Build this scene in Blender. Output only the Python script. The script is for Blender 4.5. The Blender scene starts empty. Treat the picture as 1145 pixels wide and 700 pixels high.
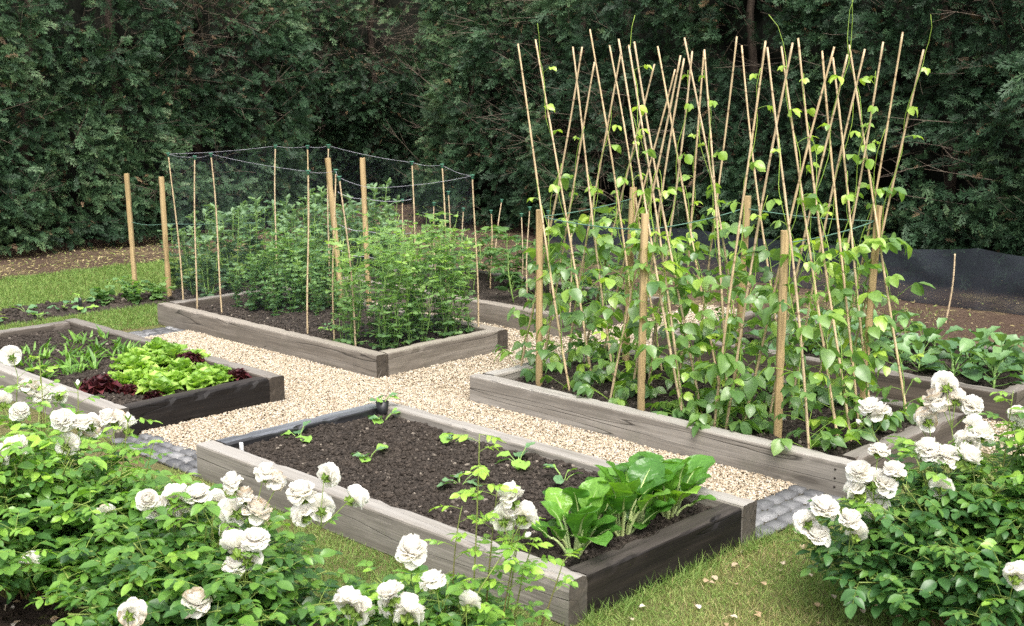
import bpy, math
import numpy as np
from mathutils import Vector, Matrix

rng = np.random.default_rng(11)
R = math.radians
scene = bpy.context.scene
COL = scene.collection
ORD = ['first', 'second', 'third', 'fourth', 'fifth', 'sixth', 'seventh', 'eighth', 'ninth', 'tenth', 'eleventh', 'twelfth',
       'thirteenth', 'fourteenth', 'fifteenth', 'sixteenth', 'seventeenth', 'eighteenth', 'nineteenth', 'twentieth',
       'twenty-first', 'twenty-second', 'twenty-third', 'twenty-fourth']

# ---------------------------------------------------------------- noise
def _h(ix, iy, s):
    n = (ix.astype(np.int64) * 374761393 + iy.astype(np.int64) * 668265263 + s * 974634777) & 0x7fffffff
    n = ((n ^ (n >> 13)) * 1274126177) & 0x7fffffff
    n = (n ^ (n >> 16)) & 0xffffff
    return n / float(0xffffff)

def vnoise(x, y, s=0):
    x = np.asarray(x, float); y = np.asarray(y, float)
    ix = np.floor(x); iy = np.floor(y); fx = x - ix; fy = y - iy
    fx = fx * fx * (3 - 2 * fx); fy = fy * fy * (3 - 2 * fy)
    a = _h(ix, iy, s); b = _h(ix + 1, iy, s); c = _h(ix, iy + 1, s); d = _h(ix + 1, iy + 1, s)
    return (a * (1 - fx) + b * fx) * (1 - fy) + (c * (1 - fx) + d * fx) * fy

def fbm(x, y, s=0, o=3):
    t = 0; a = .5; n = 0
    for i in range(o):
        t = t + a * vnoise(np.asarray(x) * 2 ** i, np.asarray(y) * 2 ** i, s + i * 17); n += a; a *= .5
    return t / n

# ---------------------------------------------------------------- mesh buffer
class MB:
    def __init__(self):
        self.V = []; self.F = {}; self.A = []; self.n = 0
    def add(self, V, F, var=.5):
        """V (n,3); F list of arrays, each (m,k)"""
        V = np.asarray(V, float)
        for f in F:
            f = np.asarray(f, np.int64)
            if len(f): self.F.setdefault(f.shape[1], []).append(f + self.n)
        self.V.append(V)
        self.A.append(np.broadcast_to(np.asarray(var, float), (len(V),)).copy())
        self.n += len(V)
    def inst(self, V, F, M, P, var):
        """one template, k copies: M (k,3,3) columns are axes, P (k,3), var (k,) or (k,n)"""
        M = np.asarray(M, float); P = np.asarray(P, float); k = len(P)
        if k == 0: return
        W = np.einsum('kij,nj->kni', M, V) + P[:, None, :]
        n = len(V)
        off = (np.arange(k) * n)[:, None, None]
        Fs = [(np.asarray(f)[None] + off).reshape(-1, np.asarray(f).shape[1]) for f in F if len(f)]
        var = np.asarray(var, float)
        if var.ndim == 1: var = np.repeat(var[:, None], n, 1)
        self.add(W.reshape(-1, 3), Fs, var.reshape(-1))
    def mesh(self, name, smooth=True):
        me = bpy.data.meshes.new(name)
        V = np.concatenate(self.V); A = np.concatenate(self.A)
        me.vertices.add(len(V)); me.vertices.foreach_set('co', V.astype(np.float32).ravel())
        loops = []; starts = []; tot = 0
        for k, fs in self.F.items():
            f = np.concatenate(fs); loops.append(f.ravel())
            starts.append(tot + np.arange(len(f)) * k); tot += f.size
        L = np.concatenate(loops); S = np.concatenate(starts)
        me.loops.add(len(L)); me.loops.foreach_set('vertex_index', L.astype(np.int32))
        me.polygons.add(len(S)); me.polygons.foreach_set('loop_start', S.astype(np.int32))
        at = me.attributes.new('var', 'FLOAT', 'POINT'); at.data.foreach_set('value', A.astype(np.float32))
        me.update(calc_edges=True)
        if smooth: me.polygons.foreach_set('use_smooth', np.ones(len(S), bool))
        me.validate()
        return me
    def build(self, name, mat, parent=None, smooth=True):
        me = self.mesh(name, smooth); me.materials.append(mat)
        o = bpy.data.objects.new(name, me); COL.objects.link(o)
        if parent is not None: o.parent = parent
        return o

def tag(o, label=None, cat=None, group=None, kind=None):
    if label: o['label'] = label
    if cat: o['category'] = cat
    if group: o['group'] = group
    if kind: o['kind'] = kind
    return o

def empty(name, loc=(0, 0, 0), rz=0.0):
    o = bpy.data.objects.new(name, None); COL.objects.link(o)
    o.empty_display_size = .05; o.location = loc; o.rotation_euler = (0, 0, rz)
    return o

def dup(o, parent=None):
    c = o.copy(); COL.objects.link(c)
    if parent is not None: c.parent = parent
    for ch in list(o.children): dup(ch, c)
    return c

class Kind:
    """variants of one thing: the first use of each variant is the original, then copies"""
    def __init__(self, make, n):
        self.make, self.n, self.proto, self.used = make, n, {}, {}
    def put(self, i, loc, rz, s=1.0, label=None, group=None, M=None):
        k = i % self.n
        if k not in self.proto:
            self.proto[k] = self.make(k); o = self.proto[k]
        else:
            o = dup(self.proto[k])
        if M is not None: o.matrix_world = M
        else:
            o.location = loc; o.rotation_euler = (0, 0, rz); o.scale = (s, s, s)
        if label: o['label'] = label
        if group: o['group'] = group
        elif 'group' in o: del o['group']
        return o

# ---------------------------------------------------------------- geometry helpers
def unit(v):
    v = np.asarray(v, float); return v / (np.linalg.norm(v, axis=-1, keepdims=True) + 1e-12)

def frames(d, up):
    """columns [side, dir, normal]; d,up (k,3)"""
    d = unit(d); up = np.broadcast_to(np.asarray(up, float), d.shape)
    s = np.cross(d, up); bad = np.linalg.norm(s, axis=1) < 1e-4
    s[bad] = np.cross(d[bad], np.array([1., .1, 0]))
    s = unit(s); n = np.cross(s, d)
    return np.stack([s, d, n], axis=2)

def tube(mb, P, r, sides=5, var=.5, cap=True):
    P = np.asarray(P, float); n = len(P)
    r = np.broadcast_to(np.asarray(r, float), (n,))
    T = np.gradient(P, axis=0); T = unit(T)
    ref = np.array([0.13, 0.31, 1.0]) if abs(T[0][2]) < .9 else np.array([1., .2, 0])
    s = unit(np.cross(T, ref)); b = np.cross(s, T)
    a = np.linspace(0, 2 * np.pi, sides, endpoint=False)
    V = P[:, None] + r[:, None, None] * (np.cos(a)[None, :, None] * s[:, None] + np.sin(a)[None, :, None] * b[:, None])
    V = V.reshape(-1, 3)
    i = np.arange(n - 1)[:, None] * sides; j = np.arange(sides)[None]; j2 = (j + 1) % sides
    Q = np.stack([i + j, i + j2, i + sides + j2, i + sides + j], axis=2).reshape(-1, 4)
    F = [Q]
    if cap:
        F.append(np.array([list(range(sides))[::-1], list(range((n - 1) * sides, n * sides))]))
    v = np.repeat(np.broadcast_to(np.asarray(var, float), (n,)), sides)
    mb.add(V, F, v)

def bez(a, b, c, n):
    t = np.linspace(0, 1, n)[:, None]
    a, b, c = map(lambda q: np.asarray(q, float), (a, b, c))
    return (1 - t) ** 2 * a + 2 * t * (1 - t) * b + t ** 2 * c

def blade(W, L=1.0, nl=5, nw=2, fold=.25, droop=.2, peak=.4, tip=.9, wave=0.0, wf=3, petiole=0.0, base=.15, s=0):
    """a leaf lying along +Y from the origin, normal +Z: nl segments long, 2*nw across"""
    t = np.linspace(0, 1, nl + 1)
    w = np.where(t < peak, base + (1 - base) * np.sin(t / peak * np.pi / 2) ** 1.0, np.cos((t - peak) / (1 - peak) * np.pi / 2) ** tip)
    w[-1] = 0.02
    u = np.linspace(-1, 1, 2 * nw + 1)
    X = W / 2 * w[:, None] * u[None]
    Y = (t * L)[:, None] * np.ones_like(u)[None]
    Z = fold * np.abs(X) - droop * L * (t ** 2)[:, None] + wave * W * np.sin(t[:, None] * wf * 2 * np.pi + s + (u[None] > 0) * 1.7) * np.abs(u[None]) ** 1.5
    V = np.stack([X, Y + petiole, Z], 2).reshape(-1, 3)
    m = 2 * nw + 1
    i = (np.arange(nl) * m)[:, None]; j = np.arange(2 * nw)[None]
    Q = np.stack([i + j, i + j + 1, i + j + 1 + m, i + j + m], 2).reshape(-1, 4)
    return V, [Q]

def rvec(n, g=None):
    return unit((g or rng).normal(size=(n, 3)))

ICO_V = None
def ico():
    global ICO_V
    p = (1 + 5 ** .5) / 2
    V = np.array([[-1, p, 0], [1, p, 0], [-1, -p, 0], [1, -p, 0], [0, -1, p], [0, 1, p], [0, -1, -p], [0, 1, -p], [p, 0, -1], [p, 0, 1], [-p, 0, -1], [-p, 0, 1]], float)
    V /= np.linalg.norm(V[0])
    F = np.array([[0, 11, 5], [0, 5, 1], [0, 1, 7], [0, 7, 10], [0, 10, 11], [1, 5, 9], [5, 11, 4], [11, 10, 2], [10, 7, 6], [7, 1, 8], [3, 9, 4], [3, 4, 2], [3, 2, 6], [3, 6, 8], [3, 8, 9], [4, 9, 5], [2, 4, 11], [6, 2, 10], [8, 6, 7], [9, 8, 1]])
    return V, [F]

def blobs(mb, P, size, flat=.75, varf=None, kinds=5):
    V0, F0 = ico(); k = len(P); idx = rng.integers(0, kinds, k)
    for q in range(kinds):
        g = np.random.default_rng(100 + q)
        V = V0 * (1 + g.uniform(-.28, .28, (12, 1)))
        sel = np.where(idx == q)[0]
        if not len(sel): continue
        M = frames(rvec(len(sel)), rvec(len(sel)))
        s = np.asarray(size)[sel][:, None] * rng.uniform(.65, 1.25, (len(sel), 3)); M = M * s[:, None, :]
        M[:, 2, :] *= flat
        mb.inst(V, F0, M, P[sel], rng.uniform(0, 1, len(sel)) if varf is None else varf[sel])

# ---------------------------------------------------------------- materials
class N:
    def __init__(self, name):
        self.m = bpy.data.materials.new(name); self.m.use_nodes = True
        self.t = self.m.node_tree; self.t.nodes.clear()
        self.out = self.t.nodes.new('ShaderNodeOutputMaterial')
    def n(self, ty, **kw):
        o = self.t.nodes.new('ShaderNode' + ty)
        for k, v in kw.items():
            if k in o.inputs: self.set(o.inputs[k], v)
            else: setattr(o, k, v)
        return o
    def set(self, s, v):
        if isinstance(v, bpy.types.NodeSocket): self.t.links.new(v, s)
        else:
            if hasattr(s, 'default_value') and isinstance(v, (tuple, list)) and len(v) == 3 and s.type == 'RGBA': v = (*v, 1)
            s.default_value = v
    def link(self, a, b): self.t.links.new(a, b)
    def ramp(self, fac, stops, interp='LINEAR'):
        r = self.t.nodes.new('ShaderNodeValToRGB'); r.color_ramp.interpolation = interp
        e = r.color_ramp.elements
        while len(e) < len(stops): e.new(.5)
        for i, (p, c) in enumerate(stops):
            e[i].position = p; e[i].color = (*c, 1)
        self.link(fac, r.inputs[0]); return r.outputs[0]
    def attr(self, name='var'):
        return self.n('Attribute', attribute_name=name).outputs['Fac']
    def coord(self, which='Object'):
        return self.n('TexCoord').outputs[which]
    def mapping(self, vec, scale):
        return self.n('Mapping', Vector=vec, Scale=scale).outputs[0]
    def noise(self, vec, scale, detail=4, rough=.55):
        return self.n('TexNoise', Vector=vec, Scale=scale, Detail=detail, Roughness=rough).outputs[0]
    def mix(self, fac, a, b, mode='MIX'):
        o = self.n('Mix', data_type='RGBA', blend_type=mode)
        self.set(o.inputs[0], fac); self.set(o.inputs[6], a); self.set(o.inputs[7], b)
        return o.outputs[2]
    def math(self, op, a, b=0.0, c=0.0, clamp=False):
        o = self.n('Math', operation=op, use_clamp=clamp)
        self.set(o.inputs[0], a); self.set(o.inputs[1], b); self.set(o.inputs[2], c); return o.outputs[0]
    def maprange(self, v, a, b, c=0.0, d=1.0):
        o = self.n('MapRange'); self.set(o.inputs[0], v)
        for i, q in enumerate((a, b, c, d)): o.inputs[i + 1].default_value = q
        return o.outputs[0]
    def bump(self, h, strength=.5, dist=.01):
        return self.n('Bump', Height=h, Strength=strength, Distance=dist).outputs[0]
    def princ(self, color, rough=.8, spec=.3, normal=None, **kw):
        p = self.n('BsdfPrincipled'); self.set(p.inputs['Base Color'], color); self.set(p.inputs['Roughness'], rough)
        self.set(p.inputs['Specular IOR Level'], spec)
        if normal is not None: self.link(normal, p.inputs['Normal'])
        for k, v in kw.items(): self.set(p.inputs[k], v)
        return p.outputs[0]
    def done(self, sh):
        self.link(sh, self.out.inputs[0]); return self.m

def leaf_mat(name, stops, rough=.45, spec=.4, trans=.3, tcol=1.6, nscale=60, nmix=.35, bump=0.0, bscale=120):
    n = N(name); co = n.coord()
    c = n.ramp(n.attr(), stops)
    nz = n.noise(co, nscale, 3)
    c = n.mix(nmix, c, n.mix(1.0, c, n.ramp(nz, [(.3, (.55, .6, .5)), (.7, (1.5, 1.4, 1.35))]), 'MULTIPLY'))
    rnd = n.n('ObjectInfo').outputs['Random']
    c = n.mix(.5, c, n.mix(1.0, c, n.ramp(rnd, [(0, (.62, .70, .70)), (1, (1.45, 1.32, 1.2))]), 'MULTIPLY'))
    nor = None
    if bump: nor = n.bump(n.noise(co, bscale, 2), bump, .012)
    p = n.princ(c, rough, spec, nor)
    if trans > 0:
        tc = n.mix(1.0, c, (1.15 * tcol, 1.25 * tcol, .45 * tcol), 'MULTIPLY')
        tr = n.n('BsdfTranslucent', Color=tc)
        if nor is not None: n.link(nor, tr.inputs['Normal'])
        ms = n.n('MixShader'); n.set(ms.inputs[0], trans); n.link(p, ms.inputs[1]); n.link(tr.outputs[0], ms.inputs[2])
        p = ms.outputs[0]
    return n.done(p)

def wood_mat(name, base, dark, light, rough=.75, spec=.25, gscale=1.0, axis=0, stain=.5, crack=1.0, top=None):
    """sawn weathered timber, grain along local axis"""
    n = N(name); co = n.coord()
    rnd = n.n('ObjectInfo').outputs['Random']
    off = n.n('CombineXYZ', X=n.math('MULTIPLY', rnd, 37.0), Y=n.math('MULTIPLY', rnd, 11.0), Z=n.math('MULTIPLY', rnd, 5.0)).outputs[0]
    v = n.n('VectorMath', operation='ADD'); n.link(co, v.inputs[0]); n.link(off, v.inputs[1]); vec = v.outputs[0]
    sc = [14 * gscale, 14 * gscale, 14 * gscale]; sc[axis] = .7 * gscale
    sf = [90 * gscale, 90 * gscale, 90 * gscale]; sf[axis] = 2.2 * gscale
    g1 = n.noise(n.mapping(vec, tuple(sc)), 1.0, 5, .6)
    g2 = n.noise(n.mapping(vec, tuple(sf)), 1.0, 3, .6)
    blot = n.noise(vec, 5.0, 4, .6)
    c = n.ramp(g1, [(.25, dark), (.5, base), (.78, light)])
    c = n.mix(n.math('MULTIPLY', n.maprange(g2, .35, .7), .35), c, dark)
    c = n.mix(n.math('MULTIPLY', n.maprange(blot, .52, .75), stain), c, tuple(q * .45 for q in base))
    sk = [7 * gscale, 7 * gscale, 7 * gscale]; sk[axis] = .35 * gscale
    ck = n.noise(n.mapping(vec, tuple(sk)), 1.0, 2, .5)
    ckm = n.maprange(n.math('ABSOLUTE', n.math('SUBTRACT', ck, .5)), 0, .006, 1, 0)
    c = n.mix(n.math('MULTIPLY', ckm, .8 * crack), c, tuple(q * .18 for q in dark))
    kn = n.n('TexVoronoi', Vector=n.mapping(vec, tuple(1.3 if q == axis else 6.0 for q in range(3))), Scale=1.0, Randomness=1.0).outputs['Distance']
    kd = n.math('ADD', kn, n.math('MULTIPLY', n.math('SUBTRACT', g1, .5), .12))
    c = n.mix(n.math('MULTIPLY', n.maprange(kd, .10, .06), .7), c, tuple(q * .5 for q in dark))
    c = n.mix(n.math('MULTIPLY', n.maprange(kd, .19, .11), .35 if axis == 0 else .2), c, dark)
    fine = n.noise(n.mapping(vec, tuple(4.0 if q == axis else 240.0 for q in range(3))), 1.0, 2, .5)
    c = n.mix(.35, c, n.mix(1.0, c, n.ramp(fine, [(.3, (.45, .45, .45)), (.7, (1.45, 1.45, 1.45))]), 'MULTIPLY'))
    if axis == 0:
        al = n.noise(vec, 2.3, 5, .7)
        c = n.mix(n.math('MULTIPLY', n.maprange(al, .56, .74), .40), c, (base[0] * .42, base[1] * .52, base[2] * .38))
        nx = n.math('ABSOLUTE', n.n('SeparateXYZ', Vector=n.coord('Normal')).outputs[0])
        c = n.mix(n.math('MULTIPLY', n.maprange(nx, .7, .9), .8), c, n.ramp(n.noise(vec, 38, 4, .7), [(.35, (.013, .010, .008)), (.7, (.050, .039, .028))]))
    if top is not None:      # rain-bleached upper face; on the wet tarred sleeper a painted sky reflection
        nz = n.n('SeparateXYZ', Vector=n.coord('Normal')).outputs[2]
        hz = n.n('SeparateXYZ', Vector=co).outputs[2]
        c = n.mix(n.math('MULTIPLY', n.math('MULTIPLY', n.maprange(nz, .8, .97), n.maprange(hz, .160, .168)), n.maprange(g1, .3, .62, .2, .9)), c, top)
    h = n.math('ADD', n.math('MULTIPLY', g2, .6), n.math('MULTIPLY', g1, .5))
    h = n.math('SUBTRACT', h, n.math('MULTIPLY', ckm, .9))
    return n.done(n.princ(c, rough, spec, n.bump(h, .55, .004)))

def bamboo_mat():
    n = N('dry_bamboo'); co = n.coord()
    rnd = n.n('ObjectInfo').outputs['Random']
    z = n.n('SeparateXYZ', Vector=co).outputs[2]
    band = n.math('FRACT', n.math('ADD', n.math('MULTIPLY', z, 4.3), n.math('MULTIPLY', rnd, 7.0)))
    node = n.maprange(n.math('ABSOLUTE', n.math('SUBTRACT', band, .5)), .0, .05, 1, 0)
    st = n.noise(n.mapping(co, (160, 160, 4)), 1, 3)
    c = n.ramp(st, [(.2, (.28, .195, .11)), (.5, (.45, .34, .195)), (.85, (.57, .46, .30))])
    c = n.mix(n.math('MULTIPLY', rnd, .45), c, (.40, .33, .24))
    c = n.mix(n.math('MULTIPLY', n.maprange(n.noise(co, 9, 2), .5, .75), .55), c, (.22, .15, .08))
    c = n.mix(n.math('MULTIPLY', node, .75), c, (.14, .09, .05))
    return n.done(n.princ(c, .5, .35, n.bump(node, .4, .004)))

def soil_mat(name, base=(.034, .0285, .024), light=(.110, .092, .077), red=(.046, .037, .030)):
    n = N(name); co = n.coord()
    a = n.noise(co, 45, 8, .75); b = n.noise(co, 4, 3); d = n.noise(co, 260, 3, .7)
    c = n.ramp(a, [(.3, tuple(q * .55 for q in base)), (.5, base), (.72, light)])
    c = n.mix(n.math('MULTIPLY', n.maprange(b, .45, .7), .5), c, red)
    c = n.mix(n.maprange(d, .68, .76), c, (.20, .16, .12))
    c = n.mix(n.math('MULTIPLY', n.attr(), .35), c, n.mix(1.0, c, (1.7, 1.6, 1.5), 'MULTIPLY'))
    c = n.mix(n.maprange(n.attr(), .965, .985), c, (.22, .19, .155))
    h = n.math('ADD', a, n.math('MULTIPLY', d, .4))
    return n.done(n.princ(c, .95, .15, n.bump(h, .9, .012)))

M = {}
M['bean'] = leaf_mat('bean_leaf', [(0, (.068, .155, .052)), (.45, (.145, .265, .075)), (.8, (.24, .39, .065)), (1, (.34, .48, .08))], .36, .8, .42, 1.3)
M['bean_stem'] = leaf_mat('vine_stem', [(0, (.10, .20, .04)), (1, (.22, .34, .06))], .5, .3, 0)
M['pea'] = leaf_mat('pea_leaf', [(0, (.075, .155, .062)), (.5, (.160, .285, .110)), (1, (.27, .42, .13))], .5, .35, .44, 1.4)
M['pea_dark'] = leaf_mat('dark_pea_leaf', [(0, (.055, .130, .062)), (.5, (.120, .230, .108)), (1, (.20, .33, .13))], .5, .35, .42, 1.35)
M['broad'] = leaf_mat('broad_bean_leaf', [(0, (.045, .105, .055)), (.5, (.095, .175, .095)), (1, (.17, .28, .13))], .5, .4, .3, 1.4)
M['tomato'] = leaf_mat('tomato_leaf', [(0, (.026, .075, .026)), (.5, (.055, .125, .042)), (1, (.11, .21, .06))], .55, .3, .28, 1.5)
M['cabbage'] = leaf_mat('cabbage_leaf', [(0, (.050, .120, .058)), (.5, (.100, .200, .085)), (1, (.18, .31, .10))], .4, .5, .25, 1.3)
M['lettuce'] = leaf_mat('lettuce_leaf', [(0, (.12, .25, .045)), (.5, (.25, .42, .075)), (1, (.42, .58, .16))], .4, .4, .35, 1.2, nscale=30)
M['red_lettuce'] = leaf_mat('red_lettuce_leaf', [(0, (.030, .008, .010)), (.55, (.072, .014, .020)), (.9, (.11, .03, .03)), (1, (.10, .14, .03))], .4, .4, .2, 1.0)
M['chard'] = leaf_mat('chard_leaf', [(0, (.034, .115, .018)), (.5, (.082, .215, .030)), (1, (.19, .37, .05))], .33, .5, .28, 1.5, bump=.9, bscale=30)
M['chard_rib'] = leaf_mat('chard_stalk', [(0, (.24, .38, .10)), (1, (.45, .54, .26))], .35, .4, .15, 1.0, nscale=40)
M['squash'] = leaf_mat('squash_leaf', [(0, (.05, .14, .055)), (.5, (.13, .25, .12)), (1, (.22, .40, .07))], .5, .3, .25, 1.3)
M['onion'] = leaf_mat('seedling_leaf', [(0, (.045, .12, .024)), (.5, (.10, .22, .040)), (1, (.20, .36, .065))], .45, .4, .3, 1.5)
M['rose'] = leaf_mat('rose_leaf', [(0, (.036, .100, .032)), (.4, (.075, .170, .042)), (.75, (.14, .28, .045)), (1, (.24, .40, .06))], .36, .5, .3, 1.7)
M['rose_dark'] = leaf_mat('dark_rose_leaf', [(0, (.032, .092, .032)), (.5, (.066, .158, .044)), (.8, (.13, .25, .05)), (1, (.22, .37, .06))], .36, .5, .28, 1.6)
M['rose_stem'] = leaf_mat('rose_stem', [(0, (.10, .055, .03)), (.5, (.11, .12, .04)), (1, (.17, .26, .06))], .5, .3, 0)
M['green_stem'] = leaf_mat('soft_stem', [(0, (.08, .17, .04)), (1, (.22, .34, .10))], .5, .3, 0)
M['calyx'] = leaf_mat('calyx_green', [(0, (.09, .17, .03)), (1, (.20, .30, .06))], .5, .3, .2)

def petal_mat():
    n = N('white_petal'); co = n.coord()
    c = n.ramp(n.attr(), [(0, (.60, .55, .36)), (.25, (.84, .80, .70)), (.5, (.92, .91, .885)), (.72, (.90, .87, .82)), (1, (.55, .40, .24))])
    p = n.princ(c, .6, .2)
    tr = n.n('BsdfTranslucent', Color=n.mix(1.0, c, (1, .99, .95), 'MULTIPLY'))
    ms = n.n('MixShader'); ms.inputs[0].default_value = .52; n.link(p, ms.inputs[1]); n.link(tr.outputs[0], ms.inputs[2])
    return n.done(ms.outputs[0])
M['petal'] = petal_mat()
M['sleeper_grey'] = wood_mat('weathered_sleeper', (.232, .212, .185), (.115, .102, .086), (.335, .312, .280), stain=.35, top=(.285, .272, .25))
M['sleeper_brown'] = wood_mat('brown_grey_sleeper', (.178, .156, .130), (.082, .070, .057), (.262, .236, .205), stain=.4, top=(.25, .225, .19))
M['sleeper_tar'] = wood_mat('tarred_sleeper', (.010, .008, .007), (.005, .004, .004), (.034, .027, .022), rough=.62, spec=.25, stain=.3, top=(.048, .041, .036))
M['sleeper_wet_sky_sheen'] = wood_mat('wet_tarred_sleeper_sky_sheen', (.018, .018, .020), (.008, .008, .009), (.045, .045, .048), rough=.38, spec=.6, stain=.3, top=(.15, .16, .178))  # low roughness for gloss; the grey-blue top colour paints in reflected sky
M['sleeper_dark'] = wood_mat('dark_old_sleeper', (.085, .070, .056), (.035, .029, .024), (.150, .128, .105), rough=.65, spec=.35, top=(.20, .185, .165))
M['stake'] = wood_mat('treated_pine_stake', (.39, .285, .145), (.25, .17, .08), (.49, .385, .22), rough=.65, axis=2, stain=.25, crack=.5)
M['bamboo'] = bamboo_mat()
M['soil'] = soil_mat('dark_soil')
M['soil_dry'] = soil_mat('drier_soil', (.050, .036, .027), (.105, .08, .06))

def simple(name, col, rough=.6, spec=.3):
    n = N(name); c = n.mix(n.math('MULTIPLY', n.noise(n.coord(), 30, 3), .5), col, tuple(q * .6 for q in col))
    return n.done(n.princ(c, rough, spec))
M['cap'] = simple('green_cap', (.05, .16, .10))
M['black'] = simple('black_plastic', (.012, .012, .014), .4, .5)
M['white'] = simple('white_plastic', (.75, .75, .73), .5)
M['twine_green'] = simple('green_twine', (.10, .20, .15))
M['twine_white'] = simple('pale_netting_cord', (.40, .40, .45))
M['iron'] = simple('rusty_iron', (.03, .022, .018), .6)

def net_mat(name, col, alpha, s=400):
    n = N(name); uv = n.coord()
    def line(ax):
        x = n.n('SeparateXYZ', Vector=uv).outputs[ax]
        return n.math('LESS_THAN', n.math('FRACT', n.math('MULTIPLY', x, s)), alpha)
    a = n.attr()     # var runs along the net so threads follow the cloth
    th = n.math('MAXIMUM', n.math('LESS_THAN', n.math('FRACT', n.math('MULTIPLY', a, s)), alpha), line(2))
    d = n.princ(col, .7, .2); t = n.n('BsdfTransparent').outputs[0]
    ms = n.n('MixShader'); n.link(th, ms.inputs[0]); n.link(t, ms.inputs[1]); n.link(d, ms.inputs[2])
    return n.done(ms.outputs[0])
M['net_fine'] = net_mat('fine_grey_net', (.07, .085, .11), .016, 110)
M['net_black'] = net_mat('black_windbreak_net', (.026, .031, .040), .40, 160)

# hedge foliage and wood
def conifer_mat():
    n = N('cypress_foliage'); co = n.coord()
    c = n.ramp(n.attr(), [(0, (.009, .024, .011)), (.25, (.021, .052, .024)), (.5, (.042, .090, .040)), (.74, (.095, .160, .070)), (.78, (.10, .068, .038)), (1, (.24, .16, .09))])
    p = n.princ(c, .55, .3)
    tr = n.n('BsdfTranslucent', Color=n.mix(1.0, c, (1.2, 1.4, .8), 'MULTIPLY'))
    ms = n.n('MixShader'); ms.inputs[0].default_value = .12; n.link(p, ms.inputs[1]); n.link(tr.outputs[0], ms.inputs[2])
    return n.done(ms.outputs[0])
M['conifer'] = conifer_mat()
def bark_mat(name, a, b):
    n = N(name); co = n.coord()
    x = n.noise(n.mapping(co, (30, 30, 4)), 1, 4)
    return n.done(n.princ(n.ramp(x, [(.3, a), (.7, b)]), .9, .15, n.bump(x, .6, .01)))
M['bark'] = bark_mat('cypress_bark', (.020, .015, .012), (.055, .042, .032))
M['twig'] = bark_mat('dead_twig', (.060, .047, .034), (.17, .14, .11))
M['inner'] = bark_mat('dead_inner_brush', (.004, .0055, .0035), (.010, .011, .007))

def lawn_mat():
    n = N('short_lawn'); co = n.coord()
    a = n.noise(co, 2.2, 4); b = n.noise(co, 60, 5, .7); d = n.noise(co, 300, 2)
    c = n.ramp(b, [(.3, (.065, .085, .026)), (.5, (.135, .155, .05)), (.7, (.24, .22, .10))])
    c = n.mix(n.maprange(a, .42, .68), c, n.ramp(d, [(.3, (.10, .075, .04)), (.7, (.24, .20, .10))]))
    return n.done(n.princ(c, .95, .1, n.bump(n.math('ADD', b, d), .8, .02)))
M['lawn'] = lawn_mat()
def grass_mat():
    n = N('grass_blades')
    c = n.ramp(n.attr(), [(0, (.100, .185, .040)), (.35, (.190, .285, .070)), (.6, (.25, .30, .095)), (.75, (.34, .28, .13)), (1, (.50, .41, .23))])
    p = n.princ(c, .6, .25); tr = n.n('BsdfTranslucent', Color=n.mix(1.0, c, (1.2, 1.3, .7), 'MULTIPLY'))
    ms = n.n('MixShader'); ms.inputs[0].default_value = .3; n.link(p, ms.inputs[1]); n.link(tr.outputs[0], ms.inputs[2])
    return n.done(ms.outputs[0])
M['grass'] = grass_mat()
def mulch_mat():
    n = N('needle_mulch'); co = n.coord()
    a = n.noise(co, 1.1, 4); b = n.noise(co, 55, 6, .75); d = n.noise(co, 8, 4)
    c = n.ramp(b, [(.3, (.035, .023, .017)), (.55, (.082, .056, .041)), (.75, (.16, .12, .09))])
    c = n.mix(n.math('MULTIPLY', n.maprange(n.math('ADD', n.math('MULTIPLY', a, .7), n.math('MULTIPLY', d, .3)), .52, .66), .75), c,
              n.ramp(b, [(.3, (.13, .105, .05)), (.7, (.33, .27, .15))]))
    return n.done(n.princ(c, .95, .1, n.bump(b, .8, .02)))
M['mulch'] = mulch_mat()
def gravel_mat():
    n = N('pale_gravel'); co = n.coord()
    c = n.ramp(n.attr(), [(0, (.18, .135, .09)), (.10, (.28, .225, .155)), (.4, (.355, .295, .215)), (.7, (.42, .36, .275)), (.9, (.51, .455, .365)), (1, (.30, .28, .26))])
    c = n.mix(.4, c, n.mix(1.0, c, n.ramp(n.noise(co, 150, 3), [(.3, (.7, .7, .7)), (.7, (1.2, 1.2, 1.2))]), 'MULTIPLY'))
    return n.done(n.princ(c, .8, .25))
M['pebble'] = gravel_mat()
def gravel_base():
    n = N('gravel_bedding'); co = n.coord()
    v = n.n('TexVoronoi', Vector=co, Scale=75.0)
    c = n.ramp(n.n('SeparateColor', Color=v.outputs['Color']).outputs[0], [(0, (.22, .17, .11)), (.5, (.33, .27, .19)), (1, (.42, .36, .28))])
    return n.done(n.princ(c, .9, .2, n.bump(n.math('SUBTRACT', 1.0, v.outputs['Distance']), .8, .01)))
M['gravel_base'] = gravel_base()
def sett_mat():
    n = N('slate_setts'); co = n.coord()
    b = n.noise(co, 40, 5, .7)
    c = n.ramp(n.attr(), [(0, (.075, .076, .080)), (.5, (.125, .127, .132)), (1, (.20, .20, .205))])
    c = n.mix(.5, c, n.mix(1.0, c, n.ramp(b, [(.3, (.5, .5, .5)), (.7, (1.5, 1.5, 1.45))]), 'MULTIPLY'))
    return n.done(n.princ(c, .6, .4, n.bump(b, .6, .006)))
M['sett'] = sett_mat()
M['joint'] = soil_mat('sandy_joint', (.05, .045, .036), (.11, .095, .075), (.05, .06, .03))

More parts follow.
